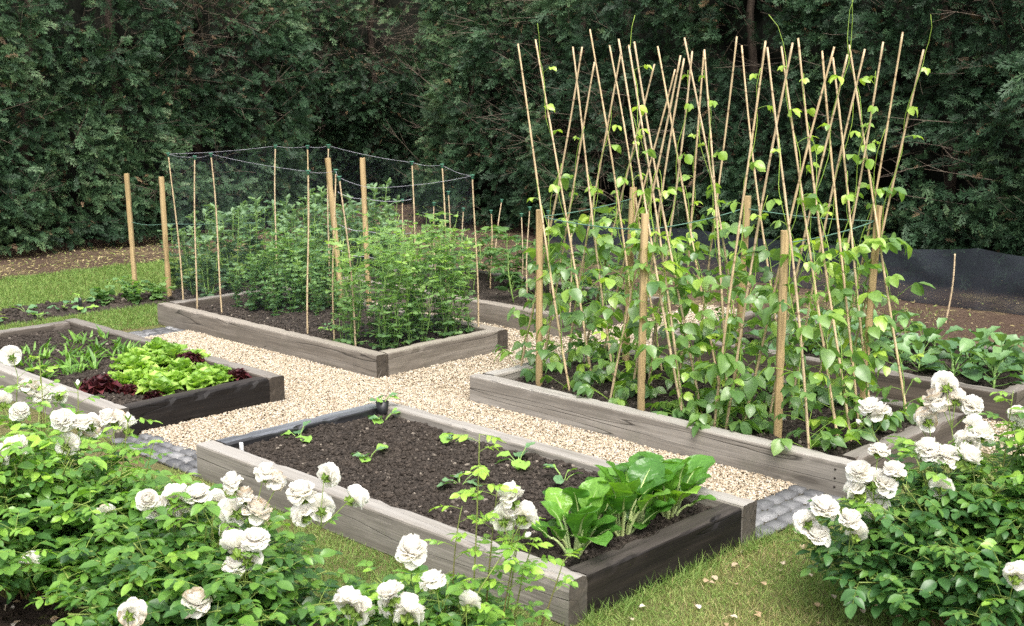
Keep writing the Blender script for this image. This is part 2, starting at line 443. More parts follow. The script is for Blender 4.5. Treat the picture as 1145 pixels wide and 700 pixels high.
# ---------------------------------------------------------------- setting: ground sheets
def sheet(name, rects, z, mat, res=None):
    mb = MB()
    for (x0, x1, y0, y1) in rects:
        nx = max(1, int((x1 - x0) / res)) if res else 1; ny = max(1, int((y1 - y0) / res)) if res else 1
        X, Y = np.meshgrid(np.linspace(x0, x1, nx + 1), np.linspace(y0, y1, ny + 1), indexing='ij')
        V = np.stack([X, Y, np.full_like(X, z)], 2).reshape(-1, 3)
        i = (np.arange(nx) * (ny + 1))[:, None]; j = np.arange(ny)[None]
        Q = np.stack([i + j, i + ny + 1 + j, i + ny + 2 + j, i + j + 1], 2).reshape(-1, 4)
        mb.add(V, [Q])
    return tag(mb.build(name, mat, smooth=False), kind='structure')

sheet('lawn', [(-150, 150, -150, 150)], 0.0, M['lawn'])
sheet('mulch_ground', [(7.95, 14, -3, 14.5), (-1, 7.95, 11.72, 14.5)], 0.006, M['mulch'])
gp = [(4.2, 5.0, 2.94, 8.24), (3.25, 4.2, 5.05, 6.0), (5.0, 8.6, 5.1, 6.05), (6.12, 6.75, 0.6, 5.1), (6.12, 6.75, 6.05, 8.8)]
sheet('gravel_path', gp, 0.004, M['gravel_base'])

# loose pebbles on the path
mb = MB(); P = []; S = []
for (x0, x1, y0, y1), dens in zip(gp, (13500, 13000, 7500, 6500, 6500)):
    k = int((x1 - x0) * (y1 - y0) * dens)
    P.append(np.stack([rng.uniform(x0, x1, k), rng.uniform(y0, y1, k), rng.uniform(.004, .013, k)], 1))
P = np.concatenate(P)
P[:, 2] += .012 * fbm(P[:, 0] * 3, P[:, 1] * 3, 5)
blobs(mb, P, rng.uniform(.0038, .0084, len(P)), .75)
tag(mb.build('gravel', M['pebble']), 'pale cream gravel covering the paths between the beds', 'gravel', kind='stuff')

# slate sett strips where the paths end
def setts(x0, x1, y0, y1, along):
    mb = MB(); nr = 3
    if along == 'x':
        rows = np.linspace(y0, y1, nr + 1); L0, L1 = x0, x1
    else:
        rows = np.linspace(x0, x1, nr + 1); L0, L1 = y0, y1
    for r_ in range(nr):
        a = L0 - rng.uniform(0, .07)
        while a < L1:
            b = a + rng.uniform(.085, .125); lo, hi = max(a, L0), min(b, L1) - .013
            if hi - lo > .03:
                c0, c1 = rows[r_] + .0065, rows[r_ + 1] - .0065
                n = 5; u = np.array([0, .07, .5, .93, 1.])
                X, Y = np.meshgrid(lo + (hi - lo) * u, c0 + (c1 - c0) * u, indexing='ij')
                e = np.minimum(np.minimum(u, 1 - u)[:, None], np.minimum(u, 1 - u)[None])
                Z = .016 + np.where(e > 0, .006, 0) + rng.uniform(-.003, .004) + rng.normal(0, .0004, (n, n))
                Z[0, :] = Z[-1, :] = -.002; Z[:, 0] = Z[:, -1] = -.002
                X = X + rng.normal(0, .002, (n, n)); Y = Y + rng.normal(0, .002, (n, n))
                V = np.stack([X, Y, Z], 2).reshape(-1, 3)
                if along != 'x': V = V[:, [1, 0, 2]]
                i = (np.arange(n - 1) * n)[:, None]; j = np.arange(n - 1)[None]
                Q = np.stack([i + j, i + n + j, i + n + 1 + j, i + j + 1], 2).reshape(-1, 4)
                if along != 'x': Q = Q[:, ::-1]
                mb.add(V, [Q], rng.uniform(0, 1))
            a = b
    return mb
for (x0, x1, y0, y1, al) in ((4.26, 4.95, 2.67, 2.94, 'x'), (4.16, 4.93, 8.22, 8.48, 'x'), (3.06, 3.28, 5.12, 5.95, 'y')):
    tag(setts(x0, x1, y0, y1, al).build('sett_paving', M['sett'], smooth=False), kind='structure')
    sheet('paving_joint_path', [(x0, x1, y0, y1)], 0.008, M['joint'])

def soil_patch(name, x0, x1, y0, y1, z, res=.010, amp=1.0, clods=1500, mat=None, edge=.0, parent=None, seed=0, csize=(.003, .014)):
    mb = MB()
    nx = int((x1 - x0) / res); ny = int((y1 - y0) / res)
    xs = np.linspace(x0, x1, nx + 1); ys = np.linspace(y0, y1, ny + 1)
    def hgt(X, Y):
        h = (.050 * (fbm(X * 2.6, Y * 2.6, seed, 2) - .5) + .034 * (fbm(X * 11, Y * 11, seed + 5, 2) - .5) + .020 * (fbm(X * 38, Y * 38, seed + 9, 2) - .5)) * amp
        if edge:
            d = np.minimum(np.minimum(X - x0, x1 - X), np.minimum(Y - y0, y1 - Y)) + .12 * (fbm(X * 4, Y * 4, seed + 3) - .5)
            h = h + np.clip(d / edge, -.4, 1) * .035 - .02
        return h + z
    X, Y = np.meshgrid(xs, ys, indexing='ij')
    V = np.stack([X, Y, hgt(X, Y)], 2).reshape(-1, 3)
    i = (np.arange(nx) * (ny + 1))[:, None]; j = np.arange(ny)[None]
    Q = np.stack([i + j, i + ny + 1 + j, i + ny + 2 + j, i + j + 1], 2).reshape(-1, 4)
    mb.add(V, [Q], np.minimum(fbm(V[:, 0] * 6, V[:, 1] * 6, seed + 40), .9))
    if clods:
        px = rng.uniform(x0 + .02, x1 - .02, clods); py = rng.uniform(y0 + .02, y1 - .02, clods)
        if edge:
            m = np.minimum(np.minimum(px - x0, x1 - px), np.minimum(py - y0, y1 - py)) > edge * .6
            px, py = px[m], py[m]
        s = csize[0] + (csize[1] - csize[0]) * rng.uniform(0, 1, len(px)) ** 3
        blobs(mb, np.stack([px, py, hgt(px, py) + s * .3], 1), s, .8)
    o = mb.build(name, mat or M['soil'])
    if parent is not None: o.parent = parent
    return o

tag(soil_patch('vegetable_soil', 2.2, 5.62, 9.42, 10.2, .0, .03, 1.1, 1300, M['soil'], edge=.12, seed=75, csize=(.006, .025)), kind='structure')
tag(soil_patch('vegetable_soil', 5.4, 8.4, 8.95, 10.15, .0, .03, 1.1, 1500, M['soil'], edge=.15, seed=71, csize=(.006, .025)), kind='structure')
tag(soil_patch('rose_border_soil', .3, 2.62, 2.2, 6.8, .0, .022, 1.0, 3500, M['soil_dry'], edge=.15, seed=91), kind='structure')

# ---------------------------------------------------------------- raised beds
def sleeper(L, W, H, seed, wear=1.0):
    """rough timber along +X from 0 to L, W across +Y, H up"""
    mb = MB(); b = .010; n = max(8, int(L / .035))
    sec = []
    for cx, cy, a0 in ((W - b, H - b, 0), (b, H - b, 90), (b, b, 180), (W - b, b, 270)):
        for a in (0, 45, 90): sec.append((cx + b * math.cos(R(a0 + a)), cy + b * math.sin(R(a0 + a))))
    # extra points on long faces so chips and dips show
    out = []
    for i, p in enumerate(sec):
        q = sec[(i + 1) % len(sec)]; out.append(p)
        if math.dist(p, q) > .03:
            for t in (.2, .4, .6, .8): out.append((p[0] + (q[0] - p[0]) * t, p[1] + (q[1] - p[1]) * t))
    sec = np.array(out); k = len(sec)
    xs = np.linspace(0, L, n + 1)
    V = np.zeros((n + 1, k, 3)); V[:, :, 0] = xs[:, None]; V[:, :, 1] = sec[None, :, 0]; V[:, :, 2] = sec[None, :, 1]
    c = np.array([W / 2, H / 2])
    corner = ((np.abs(sec[:, 0] - W / 2) > W / 2 - b * 1.2) & (np.abs(sec[:, 1] - H / 2) > H / 2 - b * 1.2)).astype(float)
    nz = fbm(xs[:, None] * 9 + np.arange(k)[None] * 1.7, np.arange(k)[None] * .9 + 0 * xs[:, None], seed) - .5
    chip = np.clip(fbm(xs[:, None] * 14, np.arange(k)[None] // 6 * 3.1 + 0 * xs[:, None], seed + 7) - .58, 0, 1) * corner[None] * .035 * wear
    dr = unit(np.concatenate([np.zeros((k, 1)), sec - c], 1))
    V += (nz * .0035 * wear - chip)[:, :, None] * dr[None]
    V[:, :, 1] += (.006 * (fbm(xs * .9, xs * 0, seed + 3) - .5))[:, None]
    V[0, :, 0] += rng.normal(0, .001, k); V[-1, :, 0] += rng.normal(0, .001, k)
    i = (np.arange(n) * k)[:, None]; j = np.arange(k)[None]; j2 = (j + 1) % k
    Q = np.stack([i + j, i + k + j, i + k + j2, i + j2], 2).reshape(-1, 4)
    Q = Q[:, ::-1]
    mb.add(V.reshape(-1, 3), [Q])
    # end caps
    for e, rev in ((0, False), (n, True)):
        ring = V[e]; cc = ring.mean(0); base = mb.n
        idx = np.stack([np.full(k, k), np.arange(k), (np.arange(k) + 1) % k], 1)
        if not rev: idx = idx[:, [0, 2, 1]]
        mb.add(np.concatenate([ring, cc[None]]), [idx[:, ::-1]])
    return mb

def raised_bed(x0, y0, w, l, H, label, mats, soil_z, seed, lining=None, bolts=False, clods=9000):
    root = empty('raised_bed', (x0, y0, 0))
    tag(root, label, 'raised bed', 'raised vegetable beds')
    T = .10
    def put(mb, name, mat, loc, rz, lab=None):
        o = mb.build(name, M[mat], root); o.location = loc; o.rotation_euler = (0, 0, rz)
        if lab: o['label'] = lab
        # keep flat shading across the sawn arrises
        o.data.polygons.foreach_set('use_smooth', np.zeros(len(o.data.polygons), bool))
        return o
    dz = rng.uniform(-.004, .004, 4)
    put(sleeper(l, T, H + dz[0], seed), 'sleeper', mats[0], (T, 0, -.005), math.pi / 2)
    put(sleeper(l, T, H + dz[1], seed + 1), 'sleeper', mats[1], (w, 0, -.005), math.pi / 2)
    put(sleeper(w - 2 * T - .006, T, H + dz[2] - .003, seed + 2, 1.8), 'sleeper', mats[2], (T + .003, .004, -.005), 0, 'blackened end sleeper' if mats[2] == 'sleeper_tar' else None)
    put(sleeper(w - 2 * T - .006, T, H + dz[3] - .003, seed + 3, 1.8), 'sleeper', mats[3], (T + .003, l - T - .004, -.005), 0, 'blackened end sleeper' if mats[3] in ('sleeper_tar', 'sleeper_wet_sky_sheen') else None)
    s = soil_patch('soil', T - .008, w - T + .008, T - .008, l - T + .008, soil_z, .010, 1.15, clods, M['soil'], parent=root, seed=seed + 50)
    if bolts:
        for q in range(3):
            b = MB(); tube(b, [(-.004, .07, H - .045 - q * .042), (.006, .07, H - .045 - q * .042)], .0055, 8)
            b.build('bolt', M['iron'], root)
    return root

BA = (3.068, 2.696, 1.179, 2.399, .178)
raised_bed(*BA, 'timber bed of bare dark soil with seedlings and one row of chard', ('sleeper_grey', 'sleeper_grey', 'sleeper_tar', 'sleeper_wet_sky_sheen'), .125, 3, clods=16000)
raised_bed(3.094, 5.965, 1.111, 2.583, .175, 'timber bed planted with bright green and red lettuces', ('sleeper_grey', 'sleeper_dark', 'sleeper_tar', 'sleeper_dark'), .120, 13)
raised_bed(4.939, 5.994, 1.204, 2.686, .175, 'brown timber bed of peas fenced by cane supported netting', ('sleeper_brown', 'sleeper_brown', 'sleeper_brown', 'sleeper_dark'), .120, 23)
raised_bed(4.968, 2.668, 1.22, 2.497, .180, 'timber bed holding the tall bean canes', ('sleeper_grey', 'sleeper_dark', 'sleeper_dark', 'sleeper_grey'), .125, 33, bolts=True)
raised_bed(6.72, 5.99, 1.2, 2.7, .18, 'rear timber bed of tomato plants with short capped canes', ('sleeper_brown', 'sleeper_dark', 'sleeper_dark', 'sleeper_dark'), .120, 43, clods=2500)
raised_bed(6.72, 2.66, 1.2, 2.5, .18, 'rear timber bed of young cabbages beside the black netting', ('sleeper_dark', 'sleeper_dark', 'sleeper_dark', 'sleeper_dark'), .120, 53, clods=2500)

# ---------------------------------------------------------------- canes and stakes
def make_cane(k, L=2.2, r0=.0069, r1=.0049):
    mb = MB(); g = np.random.default_rng(40 + k); n = 38
    z = np.linspace(0, L, n); bend = .012 * np.sin(z / L * np.pi * g.uniform(.8, 1.6) + g.uniform(0, 6)); b2 = .010 * np.sin(z / L * np.pi * 1.3 + g.uniform(0, 6))
    bend -= bend[0] + (bend[-1] - bend[0]) * z / L; b2 -= b2[0] + (b2[-1] - b2[0]) * z / L
    r = (r0 + (r1 - r0) * z / L) * (1 + .18 * (np.abs((np.arange(n) % 4) - 0) < .5))
    tube(mb, np.stack([bend, b2, z], 1), r, 7)
    return mb
cane_meshes = [make_cane(k).mesh('bamboo_cane') for k in range(4)]
for m in cane_meshes: m.materials.append(M['bamboo'])
mbc = MB(); tube(mbc, [(0, 0, -.022), (0, 0, .004), (0, 0, .008)], [.009, .010, .007], 8); tube(mbc, [(0, 0, .002), (0, 0, .009)], [.017, .016], 10)
cap_mesh = mbc.mesh('cane_cap'); cap_mesh.materials.append(M['cap'])

def align(base, top, roll=0.0):
    b, t = Vector(base), Vector(top); q = (t - b).to_track_quat('Z', 'Y')
    return Matrix.Translation(b) @ q.to_matrix().to_4x4() @ Matrix.Rotation(roll, 4, 'Z')

cane_first = None; cap_first = None
def cane(base, top, label, group, capped=False, thick=1.0):
    global cane_first, cap_first
    base = np.asarray(base, float); top = np.asarray(top, float)
    d = unit(top - base); base = base - d * .05
    L = np.linalg.norm(top - base)
    if cane_first is None:
        o = bpy.data.objects.new('bamboo_cane', cane_meshes[0]); COL.objects.link(o); cane_first = o
    else:
        o = cane_first.copy(); COL.objects.link(o); o.data = cane_meshes[int(rng.integers(0, 4))]
    o.matrix_world = align(base, top, rng.uniform(0, 6)) @ Matrix.Diagonal((thick, thick, L / 2.2, 1))
    tag(o, label, 'cane', group)
    if capped:
        if cap_first is None:
            c = bpy.data.objects.new('cane_cap', cap_mesh); COL.objects.link(c); cap_first = c
        else:
            c = cap_first.copy(); COL.objects.link(c)
        c.parent = o
        c.matrix_parent_inverse = Matrix.Identity(4)
        c.location = (0, 0, 2.2); c.scale = (1 / thick, 1 / thick, 2.2 / L)
    return o

def make_stake(k):
    mb = sleeper(1.0, .040, .040, 200 + k, .5)
    mb.V = [np.stack([v[:, 1] - .02, v[:, 2] - .02, v[:, 0]], 1) for v in mb.V]   # upright
    o = mb.build('wooden_stake', M['stake'], smooth=False); o['category'] = 'stake'
    return o
SK = Kind(make_stake, 3)
nst = 0
def stake(base, top, label, group='pine stakes', w=1.0):
    global nst
    b = np.asarray(base, float); t = np.asarray(top, float); d = unit(t - b); b = b - d * .08
    L = np.linalg.norm(t - b)
    o = SK.put(nst, None, 0, M=align(b, t, rng.uniform(-.15, .15)) @ Matrix.Diagonal((w, w, L, 1)), label=label, group=group); nst += 1
    return o

ROWY = {'left': 4.86, 'middle': 4.02, 'right': 3.2}
for rn, Y in ROWY.items():
    dz = {'left': 1.158, 'middle': 1.205, 'right': 1.18}[rn]
    fx = {'left': 5.245, 'middle': 5.155, 'right': 5.205}[rn]
    stake((fx, Y, .12), (fx + .005, Y + .005, dz), f'pale square stake at the near end of the {rn} bean row')
    stake((6.06, Y, .12), (6.07, Y - .03, 1.24), f'square wooden stake at the far end of the {rn} bean row')
stake((5.70, 10.39, 0), (5.66, 10.36, 1.06), 'leftmost square stake, at the back of the soil strip')
stake((5.64, 9.69, 0), (5.62, 9.69, 1.07), 'square stake at front of soil strip beside the broad beans')
stake((5.93, 7.60, .12), (5.84, 7.62, 1.31), 'square stake behind the peas beside a taller capped cane')
stake((6.07, 7.44, .12), (6.05, 7.46, 1.31), 'square stake standing alone behind the middle of the peas')

# (row, X, Ybase, Ytop, ztop) of every cane in the three double rows
CN = [('left', 5.22, 4.59, 5.00, 2.10), ('left', 5.42, 4.59, 5.06, 2.13), ('left', 5.62, 4.59, 4.95, 2.09), ('left', 5.36, 5.13, 4.65, 2.08),
      ('left', 5.56, 5.13, 4.73, 2.00), ('left', 5.88, 4.59, 5.02, 2.20), ('left', 6.06, 4.57, 5.04, 2.11), ('middle', 5.18, 3.75, 4.24, 2.11),
      ('left', 5.80, 5.13, 4.72, 2.06), ('middle', 5.23, 3.79, 4.20, 2.08), ('middle', 5.34, 3.75, 4.26, 2.10), ('left', 5.96, 5.13, 4.60, 1.99),
      ('middle', 5.56, 3.76, 4.28, 2.08), ('middle', 5.56, 4.29, 4.03, 2.05), ('left', 6.07, 5.06, 4.53, 1.96), ('middle', 5.78, 3.76, 4.25, 2.13),
      ('middle', 5.86, 4.29, 4.17, 2.06), ('middle', 5.64, 3.79, 4.02, 2.06), ('middle', 5.40, 4.29, 3.96, 2.01), ('middle', 6.04, 4.29, 4.08, 2.14),
      ('middle', 6.08, 3.70, 4.07, 2.09), ('right', 5.12, 3.52, 3.30, 2.08), ('right', 5.14, 2.98, 3.29, 2.05), ('right', 5.34, 2.93, 3.37, 2.06),
      ('right', 5.18, 3.49, 3.19, 2.07), ('right', 5.46, 2.93, 3.33, 2.10), ('right', 5.30, 3.47, 3.04, 2.05), ('right', 5.56, 3.47, 3.11, 2.02),
      ('right', 5.60, 2.96, 3.27, 2.04), ('right', 5.69, 2.93, 3.27, 2.01), ('right', 6.06, 2.93, 3.38, 2.08), ('right', 5.76, 3.47, 3.13, 2.05),
      ('right', 6.00, 3.47, 3.15, 2.09), ('right', 6.08, 3.40, 3.09, 2.14), ('right', 6.10, 3.36, 2.98, 2.05), ('middle', 5.20, 4.28, 3.85, 2.02)]
cnt = {}
bean_sites = []
for (rn, X, yb, yt, zt) in sorted(CN, key=lambda c: (c[0], c[1])):
    side = 'left' if yb < yt else 'right'
    i = cnt.get((rn, side), 0); cnt[(rn, side)] = i + 1
    B = (X, yb, .115); T = (X + rng.normal(0, .012), yt, zt)
    cane(B, T, f'{ORD[i]} cane from the front leaning {side} in the {rn} bean row', 'bean canes')
    bean_sites.append((B, T, rn, side, i))

GC = 'capped canes holding the pea netting'
NC = [((5.25, 8.81, .12), (5.20, 8.84, 1.32), 'capped cane at the left corner of the pea bed netting'),
      ((5.20, 8.52, .12), (5.23, 8.50, 1.31), 'capped cane second along the near netting side of the pea bed'),
      ((5.17, 8.12, .12), (5.14, 8.13, 1.35), 'capped cane third along the near netting side of the pea bed'),
      ((5.12, 6.96, .12), (5.15, 6.94, 1.28), 'capped cane by the bare soil gap of the pea bed'),
      ((5.14, 6.68, .12), (5.17, 6.66, 1.30), 'upright capped cane at near edge of the front peas'),
      ((5.11, 6.42, .12), (5.05, 6.47, 1.27), 'capped cane leaning left over the nearest pea bed corner'),
      ((6.05, 6.20, .12), (6.02, 6.22, 1.24), 'tallest capped cane at right end of the pea netting'),
      ((5.86, 8.38, .12), (5.93, 8.42, 1.37), 'capped cane leaning left behind the darker peas'),
      ((5.96, 8.03, .12), (5.96, 8.03, 1.38), 'greyish upright capped cane behind the bare soil gap'),
      ((5.99, 7.85, .12), (6.03, 7.85, 1.39), 'capped cane just left of a square stake behind the peas'),
      ((6.05, 6.89, .12), (6.07, 6.91, 1.30), 'capped cane behind the middle of the front peas'),
      ((6.03, 6.52, .12), (6.03, 6.54, 1.30), 'capped cane behind right part of the front peas')]
for b, t, lab in NC: cane(b, t, lab, GC, True, .95)
GT = 'short capped canes among the tomatoes'
TC = [((7.49, 7.52, .12), (7.49, 7.51, .79)), ((8.0, 8.0, .12), (8.17, 8.05, .80)), ((7.48, 7.14, .12), (7.48, 7.14, .79)), ((7.15, 8.25, .12), (7.13, 8.25, .86)),
      ((7.13, 7.82, .12), (7.13, 7.84, .86)), ((7.02, 7.56, .12), (7.02, 7.54, .98)), ((7.25, 7.60, .12), (7.25, 7.60, .82)), ((7.20, 6.80, .12), (7.21, 6.79, .89)),
      ((6.93, 6.40, .12), (6.90, 6.38, .92)), ((7.33, 6.66, .12), (7.31, 6.68, .86)), ((6.97, 6.15, .12), (6.96, 6.12, .82))]
TC.sort(key=lambda c: -(c[1][1] - c[1][0]))
for i, (b, t) in enumerate(TC): cane(b, t, f'{ORD[i]} short capped cane from the left in the tomato bed', GT, True, .9)
cane((9.29, 4.23, 0), (9.32, 4.20, .56), 'short leaning cane in front of the black windbreak netting', None, False, 1.1)

# ---------------------------------------------------------------- nets and cords
def cord(name, pts, mat, label, r=.0022, sag=.03, parent=None):
    mb = MB()
    for a, b in zip(pts[:-1], pts[1:]):
        a, b = np.asarray(a, float), np.asarray(b, float); t = np.linspace(0, 1, 10)
        P = a + (b - a) * t[:, None]; P[:, 2] -= sag * 4 * t * (1 - t); tube(mb, P, r, 4)
    o = mb.build(name, M[mat], parent)
    if label: tag(o, label, 'cord')
    return o
def net(pts, zb, mat, label, cat, sag=.04, wob=.03, cordmat=None, seed=0):
    root = empty('garden_netting', (pts[0][0], pts[0][1], 0)); tag(root, label, cat)
    o0 = np.array([pts[0][0], pts[0][1], 0])
    mb = MB(); s = 0; top = []
    for a, b in zip(pts[:-1], pts[1:]):
        a, b = np.asarray(a, float) - o0, np.asarray(b, float) - o0; n = 16; m = 10
        t = np.linspace(0, 1, n + 1); P = a + (b - a) * t[:, None]; zt = P[:, 2] - sag * 4 * t * (1 - t)
        L = np.linalg.norm((b - a)[:2]); d = unit(b - a); nr = np.array([-d[1], d[0], 0]); nr = nr / (np.linalg.norm(nr) + 1e-9)
        v = np.linspace(0, 1, m + 1)
        Z = zb + (zt[:, None] - zb) * v[None]
        off = wob * (fbm((s + t * L)[:, None] * 3, v[None] * 2 + 0 * t[:, None], seed) - .5) * (4 * t * (1 - t))[:, None]
        V = np.stack([P[:, 0][:, None] + nr[0] * off, P[:, 1][:, None] + nr[1] * off, Z], 2).reshape(-1, 3)
        i = (np.arange(n) * (m + 1))[:, None]; j = np.arange(m)[None]
        Q = np.stack([i + j, i + m + 1 + j, i + m + 2 + j, i + j + 1], 2).reshape(-1, 4)
        mb.add(V, [Q], np.repeat(s + t * L, m + 1)); s += L
        top.append(np.stack([P[:, 0], P[:, 1], zt], 1))
    mb.build('mesh', M[mat], root)
    if cordmat:
        c = MB()
        for P in top: tube(c, P, .0010, 4)
        c.build('edge_cord', M[cordmat], root)
    return root
tp = {i: t for i, (b, t, l) in enumerate(NC)}
net([tp[3], tp[2], tp[1], tp[0], tp[7], tp[8], tp[9]], .14, 'net_fine', 'fine grey netting around the darker peas on capped canes', 'netting', .012, .05, 'twine_white', 3)
net([tp[3], tp[4], tp[5], (5.08, 6.13, 1.22), tp[6], tp[11], tp[10], tp[9]], .14, 'net_fine', 'fine grey netting around the front peas on capped canes', 'netting', .014, .05, 'twine_white', 5)
net([(9.85, 9.0, .44), (9.9, 7.1, .46), (9.96, 5.8, .44), (10.02, 5.1, .45), (9.98, 4.3, .53), (10.05, 3.6, .48), (10.0, 2.4, .50), (9.9, 1.2, .5)], .01, 'net_black', 'low black windbreak netting along the foot of the hedge', 'netting', .015, .12, None, 9)
cord('twine', [(6.05, 4.83, 1.17), (5.25, 4.86, 1.12), (5.16, 4.02, 1.12), (6.06, 4.0, 1.17), (6.06, 3.18, 1.16), (5.21, 3.2, 1.12)], 'twine_green', 'green twine strung between the stakes of the bean rows', .003, .015)
cord('twine', [(5.68, 10.37, .62), (5.63, 9.69, .66), (6.9, 9.6, .6)], 'twine_green', 'thin green twine between two stakes at the soil strip', .0025, .02)
for k, z in enumerate((1.05, .8, .6)):
    cord('wire', [(5.92, 7.61, z), (6.06, 7.45, z - .05), (6.05, 6.9, z - .02)], 'twine_white', f'thin pale wire behind the peas, {("highest", "middle", "lowest")[k]} of three', .0018, .02)
for (rn, X, Y, z) in (('left', 5.245, 4.86, 1.12), ('middle', 5.155, 4.02, 1.12), ('right', 5.205, 3.2, 1.12)): pass

# ---------------------------------------------------------------- leaf scatter helper
class Leaves:
    """collects leaf placements for a template and writes them at once"""
    def __init__(self): self.d = {}
    def put(self, key, pos, dirs, up, size, var):
        self.d.setdefault(key, []).append((np.atleast_2d(pos), np.atleast_2d(dirs), np.atleast_2d(up), np.atleast_1d(size), np.atleast_1d(var)))
    def flush(self, mb, temps):
        for k, L in self.d.items():
            P = np.concatenate([l[0] for l in L]); D = np.concatenate([l[1] for l in L]); U = np.concatenate([l[2] for l in L]); S = np.concatenate([l[3] for l in L]); A = np.concatenate([l[4] for l in L])
            mb.inst(temps[k][0], temps[k][1], frames(D, U) * S[:, None, None], P, A)

def perp(d, g):
    a = unit(g.normal(size=3)); a = a - d * (a @ d); return unit(a)

UP = np.array([0., 0, 1])

# ---- runner beans: one plant winding up each cane (local z runs up the cane)
bean_t = [blade(.78, 1.0, 6, 2, .22, .22 + .1 * q, .32, .8, .03, 2, 0, .35, q) for q in range(3)]
def trifoliate(L, mbs, g, p, d, up, s, var, petl):
    """p start, d outward direction, s leaflet length"""
    e = p + unit(d + np.array([0, 0, .35])) * petl
    tube(mbs, bez(p, (p + e) / 2 + np.array([0, 0, .01]), e, 4), .0016, 3, .5, False)
    side = unit(np.cross(d, UP)); h = unit(np.array([d[0], d[1], 0]) + 1e-6)
    for k, ang in enumerate((0, 62, -62)):
        a = R(ang + g.normal(0, 10)); dd = h * math.cos(a) + side * math.sin(a); dd = dd + np.array([0, 0, g.uniform(-1.0, .05)])
        st = e + (h * .022 if k == 0 else side * math.copysign(.006, ang)) * (s / .08)
        n = unit(UP + g.normal(0, .38, 3))
        L.put(int(g.integers(0, 3)), st, dd, n, s * (1.05 if k == 0 else .9) * g.uniform(.85, 1.1), np.clip(var + g.normal(0, .14), 0, 1))
def make_bean(k):
    g = np.random.default_rng(300 + k)
    root = empty('bean_plant'); root['category'] = 'bean plant'
    ms = MB(); ml = MB(); L = Leaves()
    H = [1.35, 1.95, 1.55, 1.1, 2.05, 1.7, 1.25, 1.85][k]
    n = int(H * 26); z = np.linspace(0, H, n); a = z * 13 + g.uniform(0, 6); r = .0125 + .002 * np.sin(z * 40)
    P = np.stack([r * np.cos(a), r * np.sin(a), z], 1)
    if k in (1, 4):   # loose tip waving above
        P = np.concatenate([P, P[-1] + np.array([[.01, .01, .06], [.03, .015, .14], [.07, .01, .20]])])
    tube(ms, P, np.linspace(.0034, .0016, len(P)), 4, np.linspace(.3, 1, len(P)))
    z = .05
    while z < H:
        f = z / H
        low = z < .95
        i = min(int(z / H * (n - 1)), n - 1); az = g.uniform(0, 2 * np.pi)
        d = unit(np.array([math.cos(az), math.sin(az), g.uniform(-.1, .4)]))
        s = (g.uniform(.050, .098) if low else g.uniform(.040, .090) * (1.3 - .55 * f)) * (1 if g.uniform() > .15 else .6)
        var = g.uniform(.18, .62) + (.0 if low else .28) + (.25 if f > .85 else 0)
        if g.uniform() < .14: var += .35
        trifoliate(L, ms, g, P[i], d, UP, s, var, g.uniform(.05, .17) if low else g.uniform(.015, .07))
        z += (g.uniform(.034, .066) if z < .4 else g.uniform(.042, .085)) if low else g.uniform(.13, .28)
    for q in range(5):   # low sprawling leaves round the foot
        az = g.uniform(0, 2 * np.pi); d = np.array([math.cos(az), math.sin(az), .2])
        trifoliate(L, ms, g, np.array([0, 0, .02]), d, UP, g.uniform(.055, .09), g.uniform(.1, .5), g.uniform(.06, .2))
    L.flush(ml, bean_t)
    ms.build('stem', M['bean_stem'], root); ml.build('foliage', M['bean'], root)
    return root
BEAN = Kind(make_bean, 8)
pick = {}
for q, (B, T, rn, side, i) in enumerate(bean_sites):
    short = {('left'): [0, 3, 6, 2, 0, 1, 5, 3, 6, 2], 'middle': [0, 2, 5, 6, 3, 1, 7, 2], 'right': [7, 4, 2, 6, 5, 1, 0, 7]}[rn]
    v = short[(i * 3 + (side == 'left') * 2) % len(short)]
    BEAN.put(v, None, 0, M=align(B, T, rng.uniform(0, 6.28)), label=f'bean vine on the {ORD[i]} cane from front leaning {side}, {rn} bean row', group='bean vines climbing the canes')

